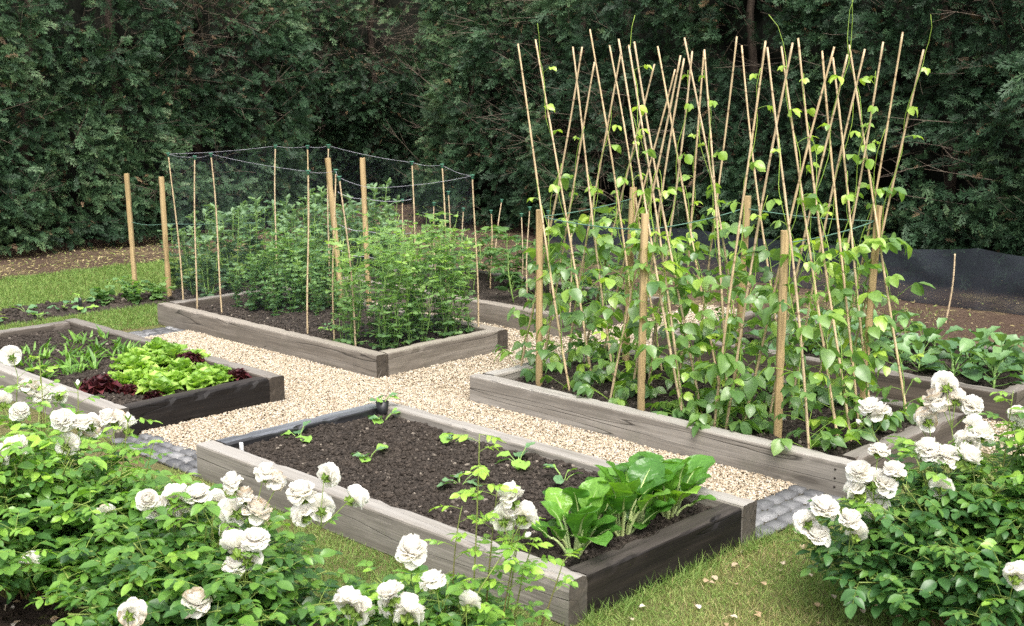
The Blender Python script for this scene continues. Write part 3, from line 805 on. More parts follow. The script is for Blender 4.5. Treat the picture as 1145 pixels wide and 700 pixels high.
# ---- garden peas
pea_t = [blade(.66, 1.0, 4, 1, .25, .15, .42, .7, .05, 1, 0, .3, q) for q in range(2)]
def make_pea(k, H=.80, mat='pea', dense=.66):
    g = np.random.default_rng(500 + k)
    root = empty('pea_plant'); root['category'] = 'pea plant'
    ms = MB(); ml = MB(); L = Leaves()
    for q in range(4):
        h = H * g.uniform(.75, 1.08); az = g.uniform(0, 6.28); sp = g.uniform(.03, .16)
        n = 16; t = np.linspace(0, 1, n)
        P = np.stack([np.cos(az) * sp * t + .02 * np.sin(t * 9 + q), np.sin(az) * sp * t + .02 * np.cos(t * 8 + 2 * q), h * t], 1)
        tube(ms, P, np.linspace(.0028, .0016, n), 4, np.linspace(.2, 1, n))
        z = .04
        while z < 1:
            p = np.array([np.interp(z, t, P[:, c]) for c in range(3)]); a = g.uniform(0, 6.28)
            d = unit(np.array([math.cos(a), math.sin(a), .45])); l = g.uniform(.05, .10)
            e = p + d * l + np.array([0, 0, -.01]); tube(ms, [p, (p + e) / 2 + [0, 0, .008], e], .0012, 3, .8, False)
            side = unit(np.cross(d, UP)); var = np.clip(.18 + .55 * z + g.normal(0, .16), 0, 1)
            for sgn in (-1, 1):   # clasping stipules
                L.put(0, p, side * sgn + d * .4 + UP * .3, unit(UP + g.normal(0, .4, 3)), g.uniform(.035, .055), var)
            for f in (.55, .95):
                for sgn in (-1, 1):
                    L.put(1, p + (e - p) * f, side * sgn + d * .5 + UP * g.uniform(-.5, .3), unit(UP + g.normal(0, .45, 3)), g.uniform(.028, .046), np.clip(var + g.normal(0, .1), 0, 1))
            if z > .5 and g.uniform() < .6:   # tendril
                tt = np.linspace(0, 1, 6)[:, None]; tube(ms, e + d * .05 * tt + np.stack([.008 * np.sin(tt[:, 0] * 7), .008 * np.cos(tt[:, 0] * 7), .03 * tt[:, 0]], 1), .0007, 3, 1, False)
            z += g.uniform(.05, .085) / dense
    L.flush(ml, pea_t)
    ms.build('stem', M['green_stem'], root); ml.build('foliage', M[mat], root)
    return root
PEA = Kind(lambda k: make_pea(k), 4)
PEAD = Kind(lambda k: make_pea(20 + k, .62, 'pea_dark', .74), 4)
w = 0
for r_, Y in enumerate((6.22, 6.42, 6.62)):
    for c in range(7):
        x = 5.14 + c * .145 + rng.normal(0, .02)
        PEA.put(w, (x, Y + rng.normal(0, .03), .115), rng.uniform(0, 6.28), rng.uniform(.86, 1.08) * (1 if r_ < 2 else .92), f'pale green pea plant, {ORD[c]} from the front in the {("near", "middle", "far")[r_]} row of front peas', 'pea plants in the front block'); w += 1
for r_, Y in enumerate((7.52, 7.76, 8.02, 8.26)):
    for c in range(6):
        x = 5.40 + c * .13 + rng.normal(0, .025)
        if r_ == 0 and c < 2: continue
        s = (.55, .82, 1.0, .80)[r_] * rng.uniform(.9, 1.1) * (.7 if c == 0 else 1)
        PEAD.put(w, (x, Y + rng.normal(0, .03), .115), rng.uniform(0, 6.28), s, f'darker pea plant, {ORD[c]} from the front in the {ORD[r_]} row left of the soil gap', 'pea plants in the rear block'); w += 1

# ---- broad beans behind the pea bed
broad_t = [blade(.50, 1.0, 5, 1, .22, .18, .45, .8, .03, 1, 0, .3, q) for q in range(2)]
def make_broad(k):
    g = np.random.default_rng(700 + k)
    root = empty('broad_bean_plant'); root['category'] = 'broad bean plant'
    ms = MB(); ml = MB(); L = Leaves()
    for q in range(4):
        h = g.uniform(.55, .82); az = q * 1.57 + g.uniform(-.5, .5); sp = g.uniform(.04, .14)
        n = 12; t = np.linspace(0, 1, n); P = np.stack([np.cos(az) * sp * t ** .7, np.sin(az) * sp * t ** .7, h * t], 1)
        tube(ms, P, np.linspace(.006, .003, n), 4, .5)
        z = .08
        while z < 1:
            p = np.array([np.interp(z, t, P[:, c]) for c in range(3)]); a = g.uniform(0, 6.28)
            d = unit(np.array([math.cos(a), math.sin(a), .55])); l = g.uniform(.06, .11) * (1.1 - .5 * z); e = p + d * l
            tube(ms, [p, e], .0016, 3, .8, False); side = unit(np.cross(d, UP)); var = np.clip(.15 + .6 * z + g.normal(0, .15), 0, 1)
            for f in (.4, .75, 1.0):
                for sgn in (-1, 1):
                    L.put(int(g.integers(0, 2)), p + (e - p) * f, side * sgn + d * .8 + UP * g.uniform(-.2, .5), unit(UP + g.normal(0, .4, 3)), g.uniform(.055, .085) * (1.1 - .35 * z), var)
            z += g.uniform(.055, .09)
        for q2 in range(7):
            a = g.uniform(0, 6.28); L.put(0, P[-1] - np.array([0, 0, g.uniform(0, .05)]), np.array([math.cos(a), math.sin(a), g.uniform(.2, 1.6)]), unit(UP + g.normal(0, .5, 3)), g.uniform(.04, .075), g.uniform(.6, 1))
    L.flush(ml, broad_t)
    ms.build('stem', M['green_stem'], root); ml.build('foliage', M['broad'], root)
    return root
BROAD = Kind(make_broad, 4)
w = 0
for r_, Y in enumerate((9.22, 9.62, 10.0)):
    for c in range(7):
        x = 5.75 + c * .34 + .1 * r_ + rng.normal(0, .04)
        BROAD.put(w, (x, Y + rng.normal(0, .05), .0), rng.uniform(0, 6.28), rng.uniform(.88, 1.12) * (1 if c > 0 else .85), f'grey green broad bean, {ORD[c]} from the left in the {("nearest", "middle", "farthest")[r_]} row behind the peas', 'broad beans behind the pea bed'); w += 1
for c in range(4):
    BROAD.put(w, (6.55 + .30 * c, 8.93 - .05 * c, 0), rng.uniform(0, 6.28), rng.uniform(.72, .9), f'smaller broad bean close behind the pea bed end, {ORD[c]} from the left', 'broad beans behind the pea bed'); w += 1

# ---- tomatoes
tom_t = [blade(.46, 1.0, 5, 1, .2, .35, .35, .9, .10, 2, 0, .25, q) for q in range(2)]
def make_tomato(k):
    g = np.random.default_rng(800 + k)
    root = empty('tomato_plant'); root['category'] = 'tomato plant'
    ms = MB(); ml = MB(); L = Leaves(); h = .42; n = 8; t = np.linspace(0, 1, n)
    P = np.stack([.03 * np.sin(t * 4 + k), .03 * np.cos(t * 3 + k), h * t], 1); tube(ms, P, np.linspace(.006, .003, n), 5, .5)
    for z in np.linspace(.12, 1, 13):
        p = np.array([np.interp(z, t, P[:, c]) for c in range(3)]); a = g.uniform(0, 6.28)
        l = g.uniform(.15, .26) * (1.15 - .5 * z); d = np.array([math.cos(a), math.sin(a), .4 + .4 * z]); e = p + unit(d) * l + np.array([0, 0, -.05])
        Q = bez(p, p + unit(d) * l * .7 + np.array([0, 0, .03]), e, 6); tube(ms, Q, .0018, 3, .6, False)
        side = unit(np.cross(d, UP)); var = np.clip(.25 + .5 * z + g.normal(0, .12), 0, 1)
        for f in (.3, .5, .7, .88):
            q = np.array([np.interp(f, np.linspace(0, 1, 6), Q[:, c]) for c in range(3)])
            for sgn in (-1, 1):
                L.put(int(g.integers(0, 2)), q, side * sgn + unit(d) * .6 + UP * g.uniform(-.6, .1), unit(UP + g.normal(0, .35, 3)), g.uniform(.05, .09), var)
        L.put(0, e, unit(d) + UP * -.3, UP, g.uniform(.06, .10), var)
    L.flush(ml, tom_t)
    ms.build('stem', M['green_stem'], root); ml.build('foliage', M['tomato'], root)
    return root
TOM = Kind(make_tomato, 4)
tom = [(7.30, 7.50), (7.56, 7.30), (7.50, 6.92), (7.72, 8.2), (7.75, 7.82), (7.70, 7.07), (7.62, 6.55), (7.30, 6.50), (7.40, 6.15), (7.02, 8.3), (7.05, 7.9), (6.98, 7.35), (7.70, 7.5), (7.75, 6.2), (7.05, 6.85), (7.35, 8.05)]
tom.sort(key=lambda p: p[0] - p[1])
for i, (x, y) in enumerate(tom):
    TOM.put(i, (x, y, .115), rng.uniform(0, 6.28), rng.uniform(.85, 1.12), f'{ORD[i]} tomato plant from the left in the rear bed', 'tomato plants')

# ---- cabbages
def cup_leaf(W, L, nl=7, nw=4, wave=.05, wf=3, cup=.25, droop=.25, s=0, tipk=.55, peak=.62):
    V, F = blade(W, L, nl, nw, 0, droop, peak, tipk, wave, wf, 0, .22, s)
    V[:, 2] += cup * (V[:, 0] ** 2) / max(W / 2, 1e-6)
    return V, F
cab_t = [cup_leaf(.72, 1.0, 7, 3, .07, 3, .5, .28, q) for q in range(3)]
def make_cabbage(k):
    g = np.random.default_rng(900 + k)
    root = empty('cabbage_plant'); root['category'] = 'cabbage plant'
    ms = MB(); ml = MB(); L = Leaves()
    tube(ms, [(0, 0, -.02), (.005, 0, .05), (.008, .004, .13)], [.011, .010, .008], 6, .7)
    n = 9
    for i in range(n):
        f = i / (n - 1); a = i * 2.4 + g.uniform(-.3, .3); el = .35 + .8 * f; l = g.uniform(.07, .13)
        d = np.array([math.cos(a) * math.cos(el), math.sin(a) * math.cos(el), math.sin(el)]); p = np.array([0, 0, .05 + .08 * f]); e = p + d * l
        tube(ms, bez(p, p + d * l * .5 + np.array([0, 0, -.01]), e, 5), [.005, .0045, .004, .0035, .003], 5, .3, False)
        dd = unit(d * np.array([1, 1, .6]) + np.array([0, 0, -.05])); up = unit(np.array([-d[0] * .5, -d[1] * .5, 1]) + g.normal(0, .2, 3))
        L.put(int(g.integers(0, 3)), e - d * .01, dd, up, g.uniform(.11, .175), np.clip(.25 + .45 * f + g.normal(0, .15), 0, 1))
    L.flush(ml, cab_t)
    ms.build('stem', M['green_stem'], root); ml.build('foliage', M['cabbage'], root)
    return root
CAB = Kind(make_cabbage, 4)
cab = [(7.36, 3.9), (7.64, 3.89), (7.07, 3.36), (7.50, 3.55), (7.30, 3.15), (7.66, 3.23), (7.72, 2.92), (7.02, 2.88), (7.10, 3.75), (7.72, 3.58), (7.40, 2.86), (7.45, 4.30), (7.06, 4.25), (7.70, 4.4), (7.15, 4.75), (7.20, 3.55), (7.02, 3.12), (7.28, 4.05), (7.55, 3.05), (7.18, 2.95), (7.6, 3.72), (7.0, 3.95)]
cab.sort(key=lambda p: p[0] - p[1])
for i, (x, y) in enumerate(cab):
    CAB.put(i, (x, y, .09), rng.uniform(0, 6.28), rng.uniform(.75, 1.1), f'{ORD[i]} young cabbage from the left in the rear bed', 'young cabbages')

# ---- lettuces
let_t = [cup_leaf(.82, 1.0, 8, 4, .16, 3, .35, .35, q * 1.3, .5) for q in range(4)]
def make_lettuce(k, mat='lettuce', n=17, s0=.145, frill=False):
    g = np.random.default_rng(1000 + k)
    name = 'red_lettuce' if mat == 'red_lettuce' else 'green_lettuce'
    ml = MB(); L = Leaves()
    T = [cup_leaf(.95, 1.0, 9, 5, .30, 5, .3, .25, q * 1.3, .45) for q in range(4)] if frill else let_t
    for i in range(n):
        f = i / (n - 1); a = i * 2.4 + g.uniform(-.25, .25); el = .45 + 1.05 * f
        d = np.array([math.cos(a) * math.cos(el), math.sin(a) * math.cos(el), math.sin(el)])
        up = unit(np.array([-d[0], -d[1], .5 + .5 * (1 - f)]) + g.normal(0, .15, 3))
        L.put(int(g.integers(0, 4)), np.array([0, 0, .012 + .02 * f]) + d * .008, d, up, s0 * (1.0 - .35 * f) * g.uniform(.85, 1.12), np.clip(.30 + .35 * (1 - f) + g.normal(0, .2), 0, 1))
    L.flush(ml, T)
    o = ml.build(name, M[mat]); o['category'] = 'lettuce'
    return o
LET = Kind(lambda k: make_lettuce(k), 4)
RED = Kind(lambda k: make_lettuce(30 + k, 'red_lettuce', 26, .115, True), 2)
let = [(3.50, 6.55), (3.54, 6.34), (3.70, 6.36), (3.86, 6.26), (4.03, 6.42), (3.66, 6.80), (3.75, 6.62), (3.88, 6.57), (4.0, 6.52), (3.85, 7.00), (3.95, 6.88), (4.05, 6.95), (4.08, 6.80), (4.05, 7.16), (3.92, 7.14), (3.58, 6.66), (3.80, 6.44), (3.75, 6.95), (3.55, 6.19), (3.95, 6.19), (3.74, 6.20)]
let.sort(key=lambda p: p[0] - p[1])
for i, (x, y) in enumerate(let):
    LET.put(i, (x + rng.normal(0, .02), y + rng.normal(0, .02), .11), rng.uniform(0, 6.28), rng.uniform(.58, .98), f'{ORD[i]} bright green lettuce counted from the left of its bed', 'bright green lettuces')
for i, ((x, y), lab) in enumerate(zip([(3.31, 6.50), (4.0, 6.70), (3.42, 6.38), (3.46, 6.17), (4.05, 6.22), (3.30, 6.66)],
        ('large dark red frilly lettuce at the left end of the lettuces', 'dark red lettuce in the middle of the bright green lettuces', 'small red lettuce between green lettuces at the front left',
         'small red lettuce by the near corner of its bed', 'red lettuce by the right hand corner of its bed', 'dark red lettuce leaning against the long grey sleeper'))):
    RED.put(i, (x, y, .112), rng.uniform(0, 6.28), (1.05, 1.0, .6, .6, .7, .55)[i], lab, 'red lettuces')

# ---- seedling rows in the lettuce bed
on_t = [blade(.17, 1.0, 5, 1, .3, .35, .45, .8, .02, 1, 0, .4, q) for q in range(2)]
def make_onion(k):
    g = np.random.default_rng(1100 + k); ml = MB(); L = Leaves()
    for i in range(13):
        a = g.uniform(0, 6.28); el = g.uniform(.5, 1.4); d = np.array([math.cos(a) * math.cos(el), math.sin(a) * math.cos(el), math.sin(el)])
        L.put(int(g.integers(0, 2)), g.normal(0, .02, 3) * [1, 1, 0], d, unit(UP - d * .5 + g.normal(0, .2, 3)), g.uniform(.08, .16), g.uniform(.2, .9))
    L.flush(ml, on_t)
    o = ml.build('seedling_tuft', M['onion']); o['category'] = 'seedling'
    return o
ON = Kind(make_onion, 4)
on = []
for r_, (xa, ya, xb, yb) in enumerate([(3.30, 7.35, 4.05, 7.38), (3.32, 7.58, 4.05, 7.62), (3.45, 7.82, 4.06, 7.86), (3.30, 7.10, 3.62, 7.10)]):
    m = (9, 9, 7, 4)[r_]
    for c in range(m):
        t = c / (m - 1); on.append((xa + (xb - xa) * t + rng.normal(0, .02), ya + (yb - ya) * t + rng.normal(0, .03), r_, c))
for i, (x, y, r_, c) in enumerate(on):
    ON.put(i, (x, y, .11), rng.uniform(0, 6.28), rng.uniform(.5, 1.0), f'narrow leaved seedling tuft, {ORD[c]} from the left in the {("second", "third", "farthest", "nearest")[r_]} seedling row', 'seedling tufts behind the lettuces')

# ---- chard
def chard_leaf(k):
    g = np.random.default_rng(1200 + k)
    V, F = blade(.82, 1.0, 14, 6, 0, 0, .60, .45, .05, 2.5, 0, .16, k)
    x, y = V[:, 0], V[:, 1]
    V[:, 2] += .10 * np.exp(-(x / .03) ** 2) * 0 + .55 * x ** 2
    V[:, 2] += .055 * (fbm(np.abs(x) * 11 + 5, y * 9 - np.abs(x) * 8, k, 2) - .5) * np.clip(np.abs(x) / .08, 0, 1)
    b = g.uniform(.35, 1.15); V[:, 2] -= b * np.clip(y - .25, 0, 1) ** 2
    return V, F
chard_t = [chard_leaf(q) for q in range(4)]
def make_chard(k):
    g = np.random.default_rng(1300 + k)
    root = empty('chard_plant'); root['category'] = 'chard plant'; L = Leaves(); ml = MB()
    n = 12
    for i in range(n):
        f = i / (n - 1); a = i * 2.4 + g.uniform(-.3, .3) + k; el = .80 + .66 * f + g.uniform(-.12, .1)
        l = g.uniform(.09, .17); sz = g.uniform(.12, .185) * (1 - .1 * f)
        if f < .25: l *= .8; sz *= .75
        d = np.array([math.cos(a) * math.cos(el), math.sin(a) * math.cos(el), math.sin(el)]); p = np.array([math.cos(a) * .018, math.sin(a) * .018, -.01]); e = p + d * l
        up = unit(np.array([-d[0], -d[1], .55]) + g.normal(0, .12, 3))
        ms = MB(); P = bez(p, p + np.array([0, 0, l * .35]) + d * l * .3, e, 7)
        w = np.linspace(.0068, .0045, 7)
        # stalk then pale midrib running on up the blade
        dd = unit(d + np.array([d[0] * .25, d[1] * .25, -.02])); fr = frames(dd[None], up[None])[0]
        ti = int(g.integers(0, 4)); Vt = chard_t[ti][0]; mid = Vt.reshape(15, 13, 3)[:12, 6]
        R2 = (mid * sz) @ fr.T + (e - d * .01) + fr[:, 2] * -.0015
        tube(ms, np.concatenate([P[:-1], R2]), np.concatenate([w[:-1], np.linspace(.0055, .0010, 12)]), 6, np.linspace(.9, .35, 18))
        ms.build('stalk', M['chard_rib'], root)
        L.put(ti, e - d * .01, dd, up, sz, np.clip(.18 + .4 * f + g.normal(0, .15) + (.3 if g.uniform() < .25 else 0), 0, 1))
    L.flush(ml, chard_t)
    ml.build('foliage', M['chard'], root)
    return root
CH = Kind(make_chard, 5)
for i, (x, y, s) in enumerate([(3.36, 2.93, 1.0), (3.50, 2.99, .92), (3.64, 2.92, 1.1), (3.78, 2.97, 1.05), (3.96, 2.93, 1.05), (4.06, 2.98, .9)]):
    CH.put(i, (x, y, .115), rng.uniform(0, 6.28), s, f'{ORD[i]} glossy chard plant from the left in the nearest timber bed', 'row of chard')

# ---- squash and cabbage seedlings
sq_t = [cup_leaf(.85, 1.0, 6, 3, .06, 2, .2, .2, q, .5, .5) for q in range(3)]
def make_squash(k):
    g = np.random.default_rng(1400 + k); root = empty('squash_seedling'); root['category'] = 'seedling'
    ms = MB(); L = Leaves(); ml = MB()
    for i in range(6):
        a = i * 2.2 + g.uniform(-.4, .4); el = g.uniform(.35, 1.0); l = g.uniform(.03, .08); d = np.array([math.cos(a) * math.cos(el), math.sin(a) * math.cos(el), math.sin(el)])
        e = d * l + np.array([0, 0, .01]); tube(ms, [np.array([0, 0, -.01]), e * .5 + np.array([0, 0, .006]), e], .0025, 4, .8, False)
        L.put(int(g.integers(0, 3)), e, np.array([d[0], d[1], g.uniform(-.2, .3)]), unit(UP + g.normal(0, .25, 3)), g.uniform(.045, .085), g.choice([.3, .45, .5, .95]))
    L.flush(ml, sq_t)
    ms.build('stem', M['green_stem'], root); ml.build('foliage', M['squash'], root)
    return root
SQ = Kind(make_squash, 4)
for i, ((x, y, s), lab) in enumerate(zip([(3.55, 4.93, .95), (3.59, 4.43, .9), (4.03, 4.32, .85), (3.62, 3.83, 1.0), (4.02, 3.86, 1.1), (4.06, 4.88, .95), (4.0, 3.55, .9)],
        ('squash seedling near the back left corner of the bare soil', 'lone pale squash seedling in the middle of the bare soil', 'squash seedling near the far long sleeper of the bare bed',
         'squash seedling with one yellow green leaf in the bare bed', 'squash seedling by the far sleeper left of the chard', 'squash seedling beside the small black pot', 'squash seedling closest to the chard along the far sleeper'))):
    SQ.put(i, (x, y, .118), rng.uniform(0, 6.28), s, lab, 'squash seedlings')
for i, (x, y) in enumerate([(5.35, 7.05), (5.5, 7.2), (5.4, 6.92)]):
    SQ.put(i, (x, y, .115), rng.uniform(0, 6.28), .6, f'tiny seedling in the soil gap between the peas, {ORD[i]} from the right', 'tiny seedlings in the pea bed')
for i, (x, y) in enumerate([(4.05, 9.62), (4.40, 9.60), (4.65, 9.72), (4.98, 10.0), (4.80, 9.62), (4.43, 9.90)]):
    SQ.put(i, (x, y, .0), rng.uniform(0, 6.28), 1.0, f'small seedling in the far soil strip, {ORD[i]} of the scattered six', 'seedlings in the far soil strip')

# ---- potato-like clump in the far soil strip
def make_potato(k):
    g = np.random.default_rng(1500 + k); root = empty('potato_plant'); root['category'] = 'potato plant'
    ms = MB(); L = Leaves(); ml = MB()
    for i in range(7):
        a = g.uniform(0, 6.28); h = g.uniform(.12, .24); e = np.array([math.cos(a) * .1, math.sin(a) * .1, h]); P = bez((0, 0, 0), (0, 0, h * .6), e, 5); tube(ms, P, .004, 4, .5)
        for q in range(9):
            p = P[int(g.integers(1, 5))]; b = g.uniform(0, 6.28)
            L.put(int(g.integers(0, 3)), p, np.array([math.cos(b), math.sin(b), g.uniform(-.2, .4)]), unit(UP + g.normal(0, .3, 3)), g.uniform(.05, .09), np.clip(g.normal(.35, .2), 0, 1))
    L.flush(ml, sq_t); ms.build('stem', M['green_stem'], root); ml.build('foliage', M['pea'], root)
    return root
PO = Kind(make_potato, 2)
for i, (x, y, s, lab) in enumerate([(5.05, 9.72, .9, 'leafy low plant at the left of the clump by the stakes'), (5.28, 9.72, 1.0, 'leafy low plant behind the clump by the left stake'), (5.45, 9.55, .9, 'leafy low plant at the right of the clump by the stakes'), (5.24, 9.58, .75, 'smallest leafy plant at the front of the clump by the stakes')]):
    PO.put(i, (x, y, .0), rng.uniform(0, 6.28), s, lab, 'leafy clump by the stakes')

# ---- small objects
mb = MB(); tube(mb, [(0, 0, -.03), (0, 0, .0), (0, 0, .055), (0, 0, .056), (0, 0, .03)], [.026, .028, .036, .031, .029], 16)
pot = tag(mb.build('plant_pot', M['black']), 'small black pot holding a seedling at the bed corner', 'plant pot'); pot.location = (4.13, 4.97, .15)
SQ.put(2, (4.13, 4.97, .185), 1.0, .75, 'seedling growing in the small black pot', None)
def plate(name, mat, w, h, loc, rz, label, cat, tilt=0):
    mb = MB(); t = .0015; z = [-.03, h * .0, h * .8, h]; ww = [w * .1, w * .5, w * .5, w * .42]
    V = []; 
    for a, b in zip(z, ww): V += [(-b, -t, a), (b, -t, a), (b, t, a), (-b, t, a)]
    F = []
    for i in range(3):
        for j in range(4): F.append((i * 4 + j, i * 4 + (j + 1) % 4, i * 4 + 4 + (j + 1) % 4, i * 4 + 4 + j))
    F += [(3, 2, 1, 0), (12, 13, 14, 15)]
    mb.add(np.array(V, float), [np.array(F)]); o = mb.build(name, M[mat], smooth=False); o.location = loc; o.rotation_euler = (tilt, 0, rz)
    return tag(o, label, cat)
plate('plant_label', 'white', .020, .055, (3.215, 4.93, .13), -.9, 'white plastic plant label in the back left corner of bare soil', 'plant label', .1)
plate('plant_label', 'black', .030, .12, (4.77, 9.62, .0), -.8, 'black plant marker in the far soil strip', 'plant label')

# ---------------------------------------------------------------- roses
rose_t = [blade(.64, 1.0, 6, 2, .25, .14 + .1 * q, .42, .75, .03, 3, 0, .3, q) for q in range(3)]
def petal(W, L, cup, curl, s):
    nl, nw = 5, 3
    t = np.linspace(0, 1, nl + 1); w = .30 + .70 * np.sin(np.clip(t * 1.25, 0, 1) * np.pi / 2); w[-1] *= .72; w[-2] *= .97
    u = np.linspace(-1, 1, 2 * nw + 1); X = W / 2 * w[:, None] * u[None]
    Y = L * t[:, None] - .10 * L * (u[None] ** 2) * t[:, None] + .02 * L * np.sin(u[None] * 5 + s) * (t[:, None] > .9)
    Z = cup * (X ** 2) / (W / 2) + curl * L * (t[:, None] - .35) * np.abs(t[:, None] - .35) * -1 + .035 * L * np.sin(u[None] * 4.5 + s * 2 + t[:, None] * 3) * t[:, None] ** 2
    V = np.stack([X, Y, Z], 2).reshape(-1, 3); m = 2 * nw + 1
    i = (np.arange(nl) * m)[:, None]; j = np.arange(2 * nw)[None]
    return V, [np.stack([i + j, i + j + 1, i + j + 1 + m, i + j + m], 2).reshape(-1, 4)]
def make_bloom(k, wilt=False):
    """rose facing +Z, about 9 cm across: rings of cupped petals, calyx beneath as a child"""
    g = np.random.default_rng(1600 + k); mb = MB()
    opened = (1.05, .95, 1.12, .88, .62, .72, 1.05, 1.1)[k]
    rings = [(8, .042, 100 * opened, .052), (9, .044, 84 * opened, .052), (9, .043, 68 * opened, .048), (8, .041, 54 * opened, .043), (7, .037, 41 * opened, .037), (6, .033, 28, .030), (5, .028, 16, .024), (4, .022, 6, .017)]
    for ri, (n, L, el, W) in enumerate(rings):
        for i in range(n):
            a = 2 * np.pi * (i + .5 * (ri % 2)) / n + g.normal(0, .15); e = R(90 - el + g.normal(0, 12))
            d = np.array([math.cos(a) * math.cos(e), math.sin(a) * math.cos(e), math.sin(e)])
            inward = np.array([-math.cos(a) * math.sin(e), -math.sin(a) * math.sin(e), math.cos(e)])
            V, F = petal(W * g.uniform(.9, 1.15), L * g.uniform(.88, 1.1), .45, g.uniform(-.3, .8) if ri < 2 else g.uniform(-.9, -.2), g.uniform(0, 6))
            fr = frames(d[None], inward[None])
            yy = V[:, 1] / V[:, 1].max()
            var = .30 + .22 * np.clip(yy, 0, 1) + g.normal(0, .05)
            if wilt and g.uniform() < .55: var = var + .3 * np.clip(yy * 1.4 - .3, 0, 1) + .1
            mb.inst(V, F, fr, (np.array([math.cos(a), math.sin(a), 0]) * .004 + np.array([0, 0, .003 + .0016 * ri]))[None], np.clip(var, 0, 1)[None])
    o = mb.build('bloom', M['petal'])
    if wilt: o['label'] = 'browning faded rose bloom'
    c = MB()
    tube(c, [(0, 0, -.022), (0, 0, -.014), (0, 0, -.004), (0, 0, .003)], [.003, .0065, .008, .004], 8, .3)
    V, F = blade(.22, .019, 5, 1, .2, -.15, .3, 1.0, 0, 1, 0, .6)
    for i in range(5):
        a = 2 * np.pi * i / 5 + .3; d = np.array([math.cos(a), math.sin(a), g.uniform(-.35, .1)])
        c.inst(V * np.array([.30 / .28 * .03, 1, 1]) if False else np.stack([V[:, 0] * .030, V[:, 1], V[:, 2]], 1), F, frames(d[None], np.array([[0, 0, -1.]])), np.array([[math.cos(a) * .006, math.sin(a) * .006, -.005]]), np.array([.6]))
    c.build('calyx', M['calyx'], o)
    return o
bloom_protos = {}
def put_bloom(k, parent, loc, axis, s):
    wilt = k >= 6
    if k not in bloom_protos:
        o = make_bloom(k, wilt); bloom_protos[k] = o
    else:
        o = dup(bloom_protos[k])
    o.parent = parent
    q = Vector(axis).to_track_quat('Z', 'Y')
    o.matrix_local = Matrix.Translation(Vector(loc)) @ q.to_matrix().to_4x4() @ Matrix.Rotation(rng.uniform(0, 6.28), 4, 'Z') @ Matrix.Diagonal((s * rng.uniform(.88, 1.12), s * rng.uniform(.88, 1.12), s * rng.uniform(.9, 1.2), 1))
    return o
def make_bud():
    mb = MB(); tube(mb, [(0, 0, 0), (0, 0, .006), (0, 0, .014), (0, 0, .022), (0, 0, .027)], [.003, .0075, .009, .006, .001], 8, .5); o = mb.build('bud', M['petal'])
    c = MB(); tube(c, [(0, 0, -.012), (0, 0, -.004), (0, 0, .004)], [.0025, .006, .0065], 8, .4); V, F = blade(.008, .022, 4, 1, .2, -.2, .3, 1, 0, 1, 0, .6)
    for i in range(5):
        a = 2 * np.pi * i / 5; c.inst(V, F, frames(np.array([[math.cos(a) * .4, math.sin(a) * .4, 1.]]), np.array([[math.cos(a), math.sin(a), -.2]])), np.array([[math.cos(a) * .006, math.sin(a) * .006, 0]]), np.array([.5]))
    c.build('calyx', M['calyx'], o)
    return o
bud_proto = [None]
def put_bud(parent, loc, axis):
    if bud_proto[0] is None: bud_proto[0] = o = make_bud()
    else: o = dup(bud_proto[0])
    o.parent = parent; q = Vector(axis).to_track_quat('Z', 'Y')
    o.matrix_local = Matrix.Translation(Vector(loc)) @ q.to_matrix().to_4x4()

CAMXY = np.array([0., 0, 1.9])
def rose_leaf(L, ms, g, p, d, s, var):
    """compound leaf of five or seven leaflets along a rachis"""
    d = unit(d); l = s * 2.3; e = p + d * l + np.array([0, 0, -.22 * l]); Q = bez(p, p + d * l * .6 + np.array([0, 0, .03 * l]), e, 5)
    tube(ms, Q, .0011, 3, .9, False)
    side = unit(np.cross(d, UP)); tg = unit(e - p)
    for f in (.48, .78):
        q = np.array([np.interp(f, np.linspace(0, 1, 5), Q[:, c]) for c in range(3)])
        for sgn in (-1, 1):
            L.put(int(g.integers(0, 3)), q, side * sgn + tg * .55 + UP * g.uniform(-.35, .15), unit(UP + g.normal(0, .3, 3)), s * g.uniform(.65, 1.05), np.clip(var + g.normal(0, .13), 0, 1))
    L.put(int(g.integers(0, 3)), e, tg + UP * g.uniform(-.3, .1), unit(UP + g.normal(0, .3, 3)), s * g.uniform(.95, 1.2), np.clip(var + g.normal(0, .07), 0, 1))

